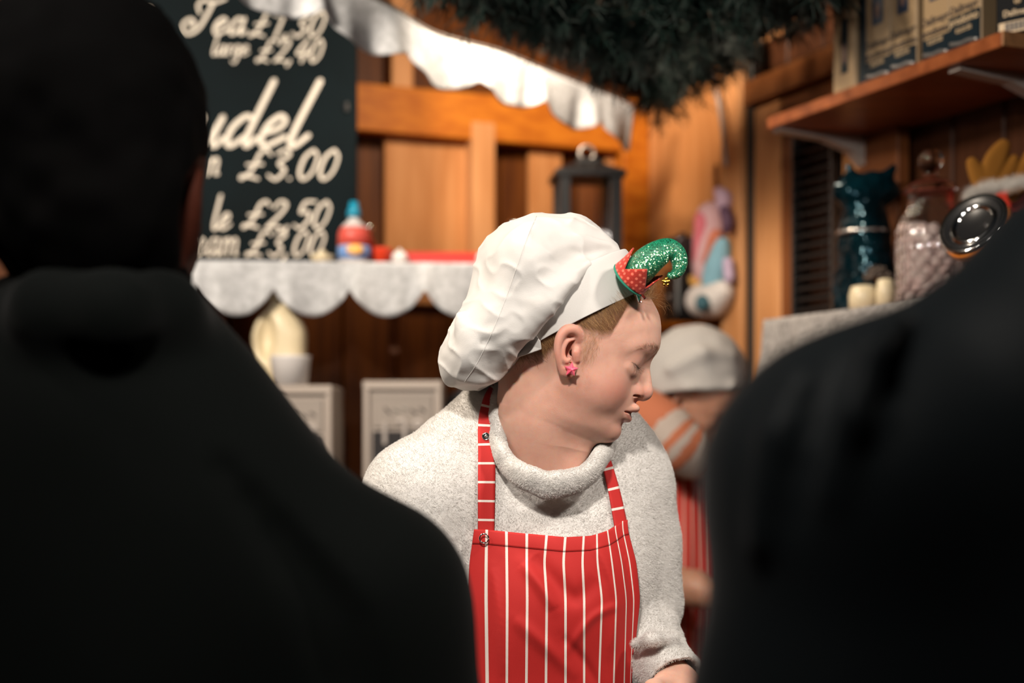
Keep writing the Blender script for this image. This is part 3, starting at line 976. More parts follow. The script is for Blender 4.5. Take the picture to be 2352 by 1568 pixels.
# ---- striped apron
def stripe_mat(name, base, line, freq, width, attr_name='stripe', off=0.0):
    m = mat(name, base, .75, bump=.10, bump_scale=1400, sheen=.05)
    nt = m.node_tree; b = nt.nodes['Principled BSDF']
    a = nt.nodes.new('ShaderNodeAttribute'); a.attribute_name = attr_name
    md = nt.nodes.new('ShaderNodeMath'); md.operation = 'MULTIPLY_ADD'; md.inputs[1].default_value = freq; md.inputs[2].default_value = off
    fr = nt.nodes.new('ShaderNodeMath'); fr.operation = 'FRACT'
    lt = nt.nodes.new('ShaderNodeMath'); lt.operation = 'LESS_THAN'; lt.inputs[1].default_value = width
    mx = nt.nodes.new('ShaderNodeMix'); mx.data_type = 'RGBA'
    mx.inputs[6].default_value = (*base, 1); mx.inputs[7].default_value = (*line, 1)
    nt.links.new(a.outputs['Fac'], md.inputs[0]); nt.links.new(md.outputs[0], fr.inputs[0]); nt.links.new(fr.outputs[0], lt.inputs[0])
    nt.links.new(lt.outputs[0], mx.inputs[0]); nt.links.new(mx.outputs[2], b.inputs['Base Color'])
    return m


RED, LINE = (.46, .013, .011), (.74, .66, .60)
M['apron'] = stripe_mat('red_striped_cotton', RED, LINE, 1.0, .13, off=.065)
M['strap'] = stripe_mat('red_striped_strap', RED, LINE, 1.0, .12)


def smooth_torso(p):
    d = torso_sdf(p)
    return d


# stripe number s = 1..10 at three heights of the picture; columns run on past the edges
ST = np.array([.35, 1, 2, 3, 4, 5, 6, 7, 8, 9, 10, 10.6])
Y0 = [1089, 1118, 1163, 1210, 1257, 1300, 1342, 1371, 1395, 1413, 1430, 1442]
Y1 = [1078, 1117, 1164, 1210, 1250, 1294, 1338, 1372, 1406, 1428, 1446, 1462]
Y2 = [1074, 1117, 1165, 1211, 1256, 1299, 1342, 1383, 1416, 1439, 1456, 1471]
Y3 = [1072, 1120, 1164, 1209, 1254, 1299, 1342, 1376, 1410, 1434, 1448, 1450]
Y4 = [1060, 1112, 1160, 1206, 1254, 1300, 1346, 1386, 1420, 1446, 1466, 1480]
ROWY = np.array([1215, 1290, 1375, 1568, 2050])
NS, NT = 150, 150
sv = np.linspace(.35, 10.6, NS); tv = np.linspace(0, 1, NT) ** 1.25
colx = np.stack([np.interp(sv, ST, y) for y in (Y0, Y1, Y2, Y3, Y4)])
top = np.interp(sv, [.35, 1, 3, 5, 6.5, 8, 9, 10, 10.6], [1216, 1217, 1226, 1234, 1231, 1219, 1208, 1197, 1194])
APX = np.empty((NS, NT)); APY = np.empty((NS, NT))
yk = np.linspace(1190, 2050, 60)
for i in range(NS):
    ys = top[i] + (2050 - top[i]) * tv
    xs = np.interp(ys, yk, crom(np.column_stack([np.interp(yk, ROWY, colx[:, i])] * 1), 60)[:, 0])
    APX[i], APY[i] = xs, ys
k3 = np.array([.25, .5, .25])
for _ in range(10):
    APX[:, 1:-1] = .25 * APX[:, :-2] + .5 * APX[:, 1:-1] + .25 * APX[:, 2:]
dirs = np.stack([(APX - CX) / FPX, np.ones_like(APX), -(APY - HY) / FPX], -1).reshape(-1, 3)
orig = np.tile(np.array([0, 0, ZC]), (len(dirs), 1)) + dirs * 1.45
hit = march(smooth_torso, orig, dirs, tmax=.45)
dep = hit[:, 1].reshape(NS, NT)
for j in range(NT):
    row = dep[:, j]; ok = ~np.isnan(row)
    dep[:, j] = np.interp(np.arange(NS), np.nonzero(ok)[0], row[ok]) if ok.sum() > 5 else 1.68
for _ in range(14):                                             # cloth bridges hollows
    dep[1:-1] = .25 * dep[:-2] + .5 * dep[1:-1] + .25 * dep[2:]
    dep[:, 1:-1] = .25 * dep[:, :-2] + .5 * dep[:, 1:-1] + .25 * dep[:, 2:]
dep -= .015
# soft drape folds: (px, py) line, half width px, depth m
def crease(pts, wpx, amp):
    global dep
    c = crom(np.array(pts, float), 40)
    dmin = np.full(APX.shape, 1e9); tt = np.zeros(APX.shape)
    for n_, (x, y) in enumerate(c):
        e = np.hypot(APX - x, APY - y); k_ = e < dmin
        dmin[k_] = e[k_]; tt[k_] = n_ / 39
    dep -= amp * 1.0 * np.exp(-(dmin / wpx) ** 2) * np.sin(np.clip(tt, .02, .98) * math.pi) ** .6


crease([(1200, 1290), (1245, 1345), (1275, 1400)], 16, .007)
crease([(1225, 1275), (1262, 1325), (1320, 1372), (1375, 1330)], 22, -.006)
crease([(1365, 1250), (1395, 1300), (1420, 1400), (1400, 1500)], 14, .005)
crease([(1300, 1500), (1360, 1420), (1420, 1390)], 10, .004)
crease([(1180, 1420), (1250, 1480), (1330, 1560)], 16, .004)
crease([(1290, 1460), (1340, 1520), (1385, 1600)], 12, -.004)
crease([(1130, 1300), (1150, 1420), (1160, 1560)], 14, .004)
crease([(1400, 1220), (1440, 1300), (1455, 1420)], 9, -.004)
AV = np.stack([(APX - CX) / FPX * dep, dep, ZC - (APY - HY) / FPX * dep], -1).reshape(-1, 3)
AF = grid_faces(NS, NT)
ame = new_mesh('apron', AV, AF)
attr(ame, 'stripe', np.repeat(sv, NT))
apron = obj('apron', ame, M['apron'], keeper)
nz_ = vnormals(ame)
if nz_[:, 1].mean() > 0: ame.flip_normals()
so_ = apron.modifiers.new('thick', 'SOLIDIFY'); so_.thickness = .0016; so_.offset = -1
tag(apron, 'red bib apron with thin white stripes')
# stitched hem along the top
hemV, hemF = [], []
NH = 8
for i in range(NS):
    for k in range(NH):
        y = top[i] - 1 + 34 * k / (NH - 1)
        x = np.interp(y, APY[i], APX[i]); dd = np.interp(y, APY[i], dep[i]) - .0006 - .0006 * math.sin(math.pi * k / (NH - 1))
        hemV.append(P(x, y, dd))
hme = new_mesh('hem', hemV, grid_faces(NS, NH)); attr(hme, 'stripe', np.repeat(sv, NH))
hem = obj('hem', hme, M['apron'], apron)
if vnormals(hme)[:, 1].mean() > 0: hme.flip_normals()
so_ = hem.modifiers.new('thick', 'SOLIDIFY'); so_.thickness = .0007; so_.offset = -1


def strap(pts, wid, depths, lines, name):
    """A ribbon along picture points laid on the fleece; lines = number of cross stripes."""
    c = crom(np.array(pts, float), 70)
    w = crom(np.array(wid, float)[:, None], 70)[:, 0]
    t = np.gradient(c, axis=0); t /= np.linalg.norm(t, axis=1)[:, None]
    nrm_ = np.column_stack([-t[:, 1], t[:, 0]])
    px = np.stack([c + nrm_ * w[:, None] * f for f in np.linspace(-.5, .5, 7)], 1)
    d_ = np.stack([(px[..., 0] - CX) / FPX, np.ones(px.shape[:2]), -(px[..., 1] - HY) / FPX], -1).reshape(-1, 3)
    h_ = march(sweater_sdf, np.tile(np.array([0, 0, ZC]), (len(d_), 1)) + d_ * 1.45, d_, tmax=.5)[:, 1].reshape(70, 7)
    fb = np.interp(np.linspace(0, 1, 70), np.linspace(0, 1, len(depths)), depths)[:, None]
    h_ = np.where(np.isnan(h_), fb, h_)
    h_ = np.minimum(h_, fb + .03)
    for _ in range(6):
        h_[1:-1] = .25 * h_[:-2] + .5 * h_[1:-1] + .25 * h_[2:]
        h_[:, 1:-1] = .25 * h_[:, :-2] + .5 * h_[:, 1:-1] + .25 * h_[:, 2:]
    h_ -= .006
    V_ = np.stack([(px[..., 0] - CX) / FPX * h_, h_, ZC - (px[..., 1] - HY) / FPX * h_], -1).reshape(-1, 3)
    me_ = new_mesh(name, V_, grid_faces(70, 7))
    seg = np.concatenate([[0], np.cumsum(np.linalg.norm(np.diff(c, axis=0), axis=1))])
    attr(me_, 'stripe', np.repeat(lines[0] + (seg / seg[-1]) * lines[1], 7))
    o = obj(name, me_, M['strap'], apron)
    if vnormals(me_)[:, 1].mean() > 0: me_.flip_normals()
    m_ = o.modifiers.new('thick', 'SOLIDIFY'); m_.thickness = .0016; m_.offset = -1
    return o, h_


_, hl = strap([(1116, 1232), (1117, 1180), (1118, 1100), (1118, 1030), (1117, 985), (1121, 945), (1133, 905), (1160, 870)], [37, 38, 39, 39, 39, 38, 34, 30],
              [1.635, 1.64, 1.655, 1.68, 1.70, 1.72, 1.735, 1.75], (.18, 8.6), 'shoulder_strap')
strap([(1428, 1212), (1423, 1185), (1412, 1130), (1399, 1080), (1388, 1040), (1382, 1015)], [30, 29, 26, 23, 18, 14], [1.70, 1.705, 1.715, 1.725, 1.735, 1.745], (.10, 4.3), 'shoulder_strap')
ring_ = MB()
rc = P(1112, 1236, np.interp(1236, APY[10], dep[10]) - .006)
tt = np.linspace(0, 2 * math.pi, 25)[:-1]
ring_.tube(np.array([rc + .0052 * np.array([math.cos(t), 0, math.sin(t)]) for t in list(tt) + [tt[0]]]), .0009, 8)
ring_.build('eyelet', M['chrome'], apron, True)
stud = MB()
sc_ = P(1116, 1002, hl[36, 3] - .003)
stud.lathe(sc_, [(.0047, 0), (.0047, .0012), (.0036, .0018), (.0028, .0006), (.0026, .0004), (.0018, .0006), (.0016, .0026), (.0008, .0032), (0, .0033)], 24, axis=(0, -1, .1))
stud.build('snap_stud', M['chrome'], apron, True)

# ---- left hand below the cuff
def hand_sdf(p, o, R, s=1.0):
    """Relaxed hand: local x to the fingers, y across the palm (thumb side +), z out of its back; metres."""
    q = (p - o.astype(np.float32)) @ np.asarray(R, np.float32).T / s
    d = chain(q, [(-.035, 0, 0), (-.01, 0, 0)], [.024, .025])
    d = smin(d, ell(q, (.038, 0, -.002), (.046, .040, .017)), .025)
    for y, L, b in ((.030, .070, .30), (.010, .078, .36), (-.011, .073, .42), (-.030, .058, .5)):
        pts = [(.030, y * .8, 0)]; a = .15; x, z = .078, .001
        pts.append((x, y, z))
        for k, f in ((1, .45), (2, .32), (3, .23)):
            a += b
            x += L * f * math.cos(a); z -= L * f * math.sin(a)
            pts.append((x, y * (1 - .08 * k), z))
        d = smin(d, chain(q, pts, [.010, .0098, .0088, .0078, .0066], .003), .006)
    th = chain(q, [(.010, .022, -.006), (.040, .050, -.016), (.066, .058, -.026), (.088, .056, -.034)], [.014, .0125, .0105, .0085], .006)
    return smin(d, th, .014) * s


def basis(x, y):
    x = np.asarray(x, float) / np.linalg.norm(x)
    y = np.asarray(y, float); y = y - (y @ x) * x; y /= np.linalg.norm(y)
    return np.stack([x, y, np.cross(x, y)])


wdir = P(1543, 1552, 1.67) - P(1500, 1485, 1.73)
ho = P(1549, 1562, 1.663) + wdir / np.linalg.norm(wdir) * .012
hR = basis(wdir, (-.8, -.5, 0))
hv, hf = surfnet(lambda p: hand_sdf(p, ho, hR, .95), ho - .2, ho + (.16, .12, .13), .0022)
hm_ = new_mesh('hand', hv, hf)
hm_ = obj('hand', hm_, M['skin'], keeper)
# ---- trousers and shoes, below the frame
def legs_sdf(p):
    d = ell(p, (.055, 1.795, .93), (.165, .125, .16))
    for sx in (-1, 1):
        d = smin(d, chain(p, [(.055 + sx * .085, 1.80, .90), (.055 + sx * .10, 1.785, .50), (.055 + sx * .105, 1.81, .10)], [.088, .062, .048], .03), .05)
    return d


lv, lf = surfnet(legs_sdf, (-.2, 1.6, .04), (.3, 2.0, 1.1), .010)
obj('trousers', new_mesh('trousers', lv, lf), M['trousers'], keeper)


def shoe_sdf(p, x, y, dx=0, dy=-1.):
    d = smin(ell(p, (x + dx * .10, y + dy * .10, .035), (.046, .075, .034)), ell(p, (x, y, .05), (.040, .055, .055)), .05)
    return smax(d, .0 - p[:, 2] + .001, .006)


for sx in (-1, 1):
    x_ = .055 + sx * .105
    v_, f_ = surfnet(lambda p: shoe_sdf(p, x_, 1.81), (x_ - .07, 1.58, -.01), (x_ + .07, 1.92, .13), .008)
    obj('shoe', new_mesh('shoe', v_, f_), M['black'], keeper)

# ================================================================== elf hat hair clip
M['glitter'] = mat('green_glitter', (.006, .20, .10), .35, bump=0)
nt = M['glitter'].node_tree; b = nt.nodes['Principled BSDF']
tc = nt.nodes.new('ShaderNodeTexCoord')
vo = nt.nodes.new('ShaderNodeTexVoronoi'); vo.inputs['Scale'].default_value = 1900
nt.links.new(tc.outputs['Object'], vo.inputs['Vector'])
vm = nt.nodes.new('ShaderNodeVectorMath'); vm.operation = 'SUBTRACT'; vm.inputs[1].default_value = (.5, .5, .5)
nt.links.new(vo.outputs['Color'], vm.inputs[0])
vs = nt.nodes.new('ShaderNodeVectorMath'); vs.operation = 'SCALE'; vs.inputs['Scale'].default_value = 1.7
nt.links.new(vm.outputs[0], vs.inputs[0])
ge = nt.nodes.new('ShaderNodeNewGeometry'); va = nt.nodes.new('ShaderNodeVectorMath'); va.operation = 'ADD'
nt.links.new(ge.outputs['Normal'], va.inputs[0]); nt.links.new(vs.outputs[0], va.inputs[1])
vn = nt.nodes.new('ShaderNodeVectorMath'); vn.operation = 'NORMALIZE'; nt.links.new(va.outputs[0], vn.inputs[0])
gt = nt.nodes.new('ShaderNodeMath'); gt.operation = 'GREATER_THAN'; gt.inputs[1].default_value = .62
sx_ = nt.nodes.new('ShaderNodeSeparateColor'); nt.links.new(vo.outputs['Color'], sx_.inputs[0]); nt.links.new(sx_.outputs[2], gt.inputs[0])
nm = nt.nodes.new('ShaderNodeMix'); nm.data_type = 'VECTOR'
nt.links.new(gt.outputs[0], nm.inputs[0]); nt.links.new(ge.outputs['Normal'], nm.inputs[4]); nt.links.new(vn.outputs[0], nm.inputs[5])
nt.links.new(nm.outputs[1], b.inputs['Normal'])
mr = nt.nodes.new('ShaderNodeMapRange'); mr.inputs[3].default_value = .5; mr.inputs[4].default_value = .16
nt.links.new(gt.outputs[0], mr.inputs[0]); nt.links.new(mr.outputs[0], b.inputs['Roughness'])
mm = nt.nodes.new('ShaderNodeMix'); mm.data_type = 'RGBA'; mm.inputs[6].default_value = (.004, .19, .095, 1); mm.inputs[7].default_value = (.55, .80, .48, 1)
nt.links.new(gt.outputs[0], mm.inputs[0]); nt.links.new(mm.outputs[2], b.inputs['Base Color'])
nt.links.new(gt.outputs[0], b.inputs['Metallic'])
M['felt_red'] = mat('red_felt', (.50, .028, .012), .9, bump=.4, bump_scale=1800, sheen=.2, noise_scale=900, noise_amt=.3)
nt = M['felt_red'].node_tree; b = nt.nodes['Principled BSDF']
a_u = nt.nodes.new('ShaderNodeAttribute'); a_u.attribute_name = 'u'
a_v = nt.nodes.new('ShaderNodeAttribute'); a_v.attribute_name = 'v'
cb = nt.nodes.new('ShaderNodeCombineXYZ'); nt.links.new(a_u.outputs['Fac'], cb.inputs[0]); nt.links.new(a_v.outputs['Fac'], cb.inputs[1])
v2 = nt.nodes.new('ShaderNodeTexVoronoi'); v2.voronoi_dimensions = '2D'; v2.inputs['Randomness'].default_value = .25; v2.inputs['Scale'].default_value = 1
nt.links.new(cb.outputs[0], v2.inputs['Vector'])
l2 = nt.nodes.new('ShaderNodeMath'); l2.operation = 'LESS_THAN'; l2.inputs[1].default_value = .25
nt.links.new(v2.outputs['Distance'], l2.inputs[0])
mx = nt.nodes.new('ShaderNodeMix'); mx.data_type = 'RGBA'; mx.inputs[7].default_value = (.78, .16, .10, 1)
src = b.inputs['Base Color'].links[0].from_socket
nt.links.new(src, mx.inputs[6]); nt.links.new(l2.outputs[0], mx.inputs[0]); nt.links.new(mx.outputs[2], b.inputs['Base Color'])
M['felt_green'] = mat('green_felt', (.02, .20, .13), .9, bump=.3, bump_scale=1500)
M['gold'] = mat('gold_bell', (.75, .42, .08), .22, metal=1)
M['felt_plain'] = mat('plain_red_felt', (.50, .028, .012), .9, bump=.3, bump_scale=1800)

DC = 1.588
clip = thing('elf_hat_clip', P(1445, 645, DC + .01), 'green glitter elf hat hair clip with red felt collar and gold bell', 'hair clip')
cone = crom([P(1450, 640, DC + .012), P(1467, 622, DC + .002), P(1488, 600, DC - .006), P(1511, 583, DC - .010), P(1534, 573, DC - .011), P(1553, 582, DC - .011), P(1561, 603, DC - .010), P(1556, 624, DC - .009), P(1543, 632, DC - .008), P(1533, 630, DC - .008)], 60)
cr_ = crom(np.array([[35], [35.5], [34.5], [31], [26], [22], [18.5], [14.5], [10], [5]], float), 60)[:, 0] * DC / FPX
kb = MB(); kb.tube(cone, cr_, 28); kb.build('glitter_cone', M['glitter'], clip, True)
# red collar with pointed rim round the cone's foot
base = P(1447, 640, DC + .010)
ax_ = np.array([.66, -.44, .60]); ax_ /= np.linalg.norm(ax_)
cu = np.cross(ax_, (0, 0, 1)); cu /= np.linalg.norm(cu); cv = np.cross(ax_, cu)
r0 = 46 * DC / FPX
NP, NA, NB = 4, 150, 10
Vc, uu, vv = [], [], []
for i in range(NA):
    a = 2 * math.pi * i / NA
    ph = (a / (2 * math.pi) * NP + 0.10) % 1
    tri = 1 - abs(2 * ph - 1)                       # 0 in the valleys, 1 at the points
    hgt = .0095 + .0200 * tri
    for k in range(NB):
        h = hgt * k / (NB - 1)
        rr = r0 * (1.0 - 6.5 * h) + .006 * max(0, tri - .45) * (k / (NB - 1)) ** 2 + .0015 * (k / (NB - 1))
        Vc.append(base + ax_ * h + rr * (cu * math.cos(a) + cv * math.sin(a)))
        uu.append(a * r0 / .0062); vv.append(h / .0062)
cm = new_mesh('felt_collar', Vc, grid_faces(NA, NB, True))
attr(cm, 'u', uu); attr(cm, 'v', vv)
co_ = obj('felt_collar', cm, M['felt_red'], clip)
so_ = co_.modifiers.new('thick', 'SOLIDIFY'); so_.thickness = .0014; so_.offset = 0
tag(co_, 'red felt collar with pale dots and pointed rim')
MB().lathe(base - ax_ * .0028, [(0, 0), (r0 * 1.03, 0), (r0 * 1.05, .0012), (r0 * 1.0, .0028), (0, .0028)], 40, axis=ax_).build('felt_base', M['felt_green'], clip, True)
bell = MB(); bc = P(1529, 648, DC - .008)
bell.ball(bc, .0040, 14)
for k in range(5):
    t = 2 * math.pi * k / 5 + .3
    bell.ball(bc + .0034 * np.array([math.cos(t), -.5, math.sin(t)]), .0020, 8)
bell.build('bell', M['gold'], clip, True)
MB().tube(crom([P(1535, 634, DC - .008), P(1532, 639, DC - .009), P(1530, 644, DC - .008)], 6), .0006, 6).build('bell_loop', M['gold'], clip, True)
cl = MB()
for (x0, y0, x1, y1, w) in ((1463, 672, 1470, 694, .0016), (1468, 668, 1481, 686, .0018)):
    A0, A1 = P(x0, y0, DC + .010), P(x1, y1, DC + .000)
    dv = (A1 - A0) / 2; sdv = np.cross(dv, (0, 1, 0)); sdv /= np.linalg.norm(sdv)
    cl.box((A0 + A1) / 2, dv, sdv * w, np.cross(dv / np.linalg.norm(dv), sdv) * .0007, .0003)
cl.build('clip_jaw', M['chrome'], clip)

# ================================================================== the stall: walls, timbers
TH = math.radians(22)
CW = np.array([(1480 - CX) / FPX * 3.9, 3.9, 0])                       # corner of the back and the right wall
BD, BNR = np.array([-math.cos(TH), -math.sin(TH), 0]), np.array([math.sin(TH), -math.cos(TH), 0])      # back wall: run to the left, normal into the stall
RD, RNR = np.array([math.sin(TH), -math.cos(TH), 0]), np.array([-math.cos(TH), -math.sin(TH), 0])      # right wall: run towards the lens, normal
ZU = np.array([0, 0, 1.])


def on_wall(run, nor, px, py, off=0.0):
    """(distance along the wall, height) where the sight line of (px, py) meets the wall plane moved off metres into the stall."""
    d_ = np.array([(px - CX) / FPX, 1, -(py - HY) / FPX])
    o_ = np.array([0, 0, ZC]); c = CW + nor * off
    t = ((c - o_) @ nor) / (d_ @ nor)
    h = o_ + d_ * t
    return (h - CW) @ run, h[2]


def slab(name, run, nor, x0, x1, y0, y1, off, th, m, parent=None, bev=.003, label=None, kind='structure', ym=None):
    """A timber on a wall: picture columns x0..x1, rows y0..y1 (read at its middle), front face off metres from the wall, th thick."""
    xm = (x0 + x1) / 2
    ta, tb = on_wall(run, nor, x0, 500, off)[0], on_wall(run, nor, x1, 500, off)[0]
    za, zb = on_wall(run, nor, xm, y1, off)[1], on_wall(run, nor, xm, y0, off)[1]
    za = max(za, .002)
    return slab_m(name, run, nor, ta, tb, za, zb, off, th, m, parent, bev, label, kind)


def slab_m(name, run, nor, ta, tb, za, zb, off, th, m, parent=None, bev=.003, label=None, kind='structure'):
    c = CW + run * (ta + tb) / 2 + nor * (off - th / 2) + ZU * (za + zb) / 2
    b_ = MB().box(np.zeros(3), run * abs(tb - ta) / 2, nor * th / 2, ZU * (zb - za) / 2, bev)
    o = b_.build(name, m, None)
    o.location = c
    if parent is not None:
        o.parent = parent; o.matrix_parent_inverse = pinv(parent)
    else:
        tag(o, label, kind=kind)
    if parent is not None and label: tag(o, label)
    return o


B, R_ = (BD, BNR), (RD, RNR)
ZTOP = 2.72
# floor and ceiling boards
fl = MB().box((0, 2.0, -.03), (3.2, 0, 0), (0, 2.9, 0), (0, 0, .03)).build('floor', M['floor']); tag(fl, kind='structure')
ce = MB().box((0, 3.0, ZTOP + .03), (2.6, 0, 0), (0, 1.25, 0), (0, 0, .03)).build('ceiling', M['ceil']); tag(ce, kind='structure')
# back wall of upright boards
wb = slab_m('wall_back', *B, -.03, 2.6, 0, ZTOP, -.02, .03, M['dark'], bev=0)
for i in range(18):
    slab_m('plank', *B, i * .142 + .002, i * .142 + .139, .002, ZTOP - .004, 0, .022, M['wall'], wb, .004)
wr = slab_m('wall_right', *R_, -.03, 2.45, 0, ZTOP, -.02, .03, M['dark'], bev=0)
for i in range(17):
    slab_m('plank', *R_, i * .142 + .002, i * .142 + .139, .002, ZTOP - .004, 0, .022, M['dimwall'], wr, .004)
wl = MB().box((-1.95, 2.15, ZTOP / 2), (.03, 0, 0), (0, .78, 0), (0, 0, ZTOP / 2)).build('wall_left', M['wall']); tag(wl, kind='structure')
# timbers of the back wall
slab('trim_1', *B, 740, 1486, 216, 322, .075, .05, M['beam'])                    # long beam
slab('trim_2', *B, 900, 950, -80, 226, .072, .05, M['post'])                     # post above it
slab('trim_3', *B, 884, 1086, 285, 700, .030, .022, M['panel'])                  # pale board below it
slab('trim_4', *B, 1084, 1138, 280, 700, .078, .05, M['post'])                   # pale upright
slab('trim_5', *B, 1216, 1292, 345, 900, .028, .02, M['panel'])
slab('trim_6', *B, 1330, 1372, 345, 900, .020, .015, M['brown'])
slab('trim_7', *B, 1392, 1432, 300, 1000, .028, .02, M['panel'])
slab('trim_8', *B, 1432, 1492, 230, 3000, .085, .06, M['beam'])                  # corner post
# timbers of the right wall
slab('trim_9', *R_, 1490, 1668, 150, 3000, .030, .02, M['panel'])                # pale board by the corner
slab('trim_10', *R_, 1655, 1704, 118, 3000, .075, .05, M['post'])                # door post
slab('gap_strip', *R_, 1703, 1727, 60, 3000, .062, .02, M['dark'])                # solid black strip, its colour standing in for the dark of a gap
slab('trim_12', *R_, 1727, 1792, 240, 3000, .055, .03, M['post'])                # stile
slab('trim_13', *R_, 1792, 1822, 240, 3000, .050, .035, M['brown'])
slab('trim_14', *R_, 1934, 1972, 240, 3000, .035, .03, M['post'])
slab('trim_15', *R_, 1968, 2062, 200, 3000, .050, .03, M['brown'])


def rail(name, x0, y0a, y0b, x1, off, th, m):
    """Level beam along the right wall; its height is read at column x0."""
    ta, tb = on_wall(*R_, x0, 500, off)[0], on_wall(*R_, x1, 500, off)[0]
    return slab_m(name, *R_, ta, tb, on_wall(*R_, x0, y0b, off)[1], on_wall(*R_, x0, y0a, off)[1], off, th, m)


rail('trim_16', 1704, 190, 248, 2500, .070, .05, M['rail'])
rail('trim_17', 1704, 262, 360, 1935, .050, .03, M['rail'])
rail('trim_18', 1690, 108, 128, 1840, .120, .02, M['post'])
# dark slatted shutter between the stiles
sh = thing('louvre_shutter', CW + RD * on_wall(*R_, 1860, 500, .05)[0] + RNR * .02, 'black slatted shutter between the timber stiles of the right wall', 'shutter')
ta, tb = on_wall(*R_, 1822, 500, .05)[0], on_wall(*R_, 1915, 500, .05)[0]
z0_, z1_ = 1.30, on_wall(*R_, 1868, 300, .05)[1]
slab_m('frame', *R_, ta, ta + .008, z0_, z1_, .056, .03, M['black'], sh, .001)
slab_m('frame', *R_, tb - .008, tb, z0_, z1_, .056, .03, M['black'], sh, .001)
M['slat'] = mat('black_slats', (.012, .008, .007), .5)
nsl = 34
for i in range(nsl):
    z_ = z0_ + (z1_ - z0_) * (i + .5) / nsl
    c_ = CW + RD * (ta + tb) / 2 + RNR * .044
    o = MB().box((0, 0, 0), RD * (tb - ta - .017) / 2, RNR * .008 + ZU * -.005, (ZU * .0016 + RNR * .001), 0).build('slat', M['slat'])
    o.location = c_ + ZU * z_
    o.parent = sh; o.matrix_parent_inverse = pinv(sh)
# white cable clipped to the door post
cbp = [(1694, 108), (1672, 122), (1650, 140), (1640, 165), (1643, 200), (1652, 240), (1660, 300), (1668, 380)]
cpts = []
for x, y in cbp:
    t_, z_ = on_wall(*R_, x, y, .10); cpts.append(CW + RD * t_ + RNR * .10 + ZU * z_)
co2 = MB().tube(crom(cpts, 40), .0055, 8).build('cable', mat('grey_cable', (.36, .30, .28), .5), None, True)
tag(co2, 'pale cable bending down beside the door post', 'cable')

# ================================================================== chalkboard menu
DB, YB = 3.19, math.radians(3)
bx = np.array([math.cos(YB), math.sin(YB), 0]); bn = np.array([math.sin(YB), -math.cos(YB), 0])
b0 = P(640, 300, DB)


def on_board(px, py, off=.0):
    d_ = np.array([(px - CX) / FPX, 1, -(py - HY) / FPX]); o_ = np.array([0, 0, ZC])
    t = ((b0 + bn * off - o_) @ bn) / (d_ @ bn)
    return o_ + d_ * t


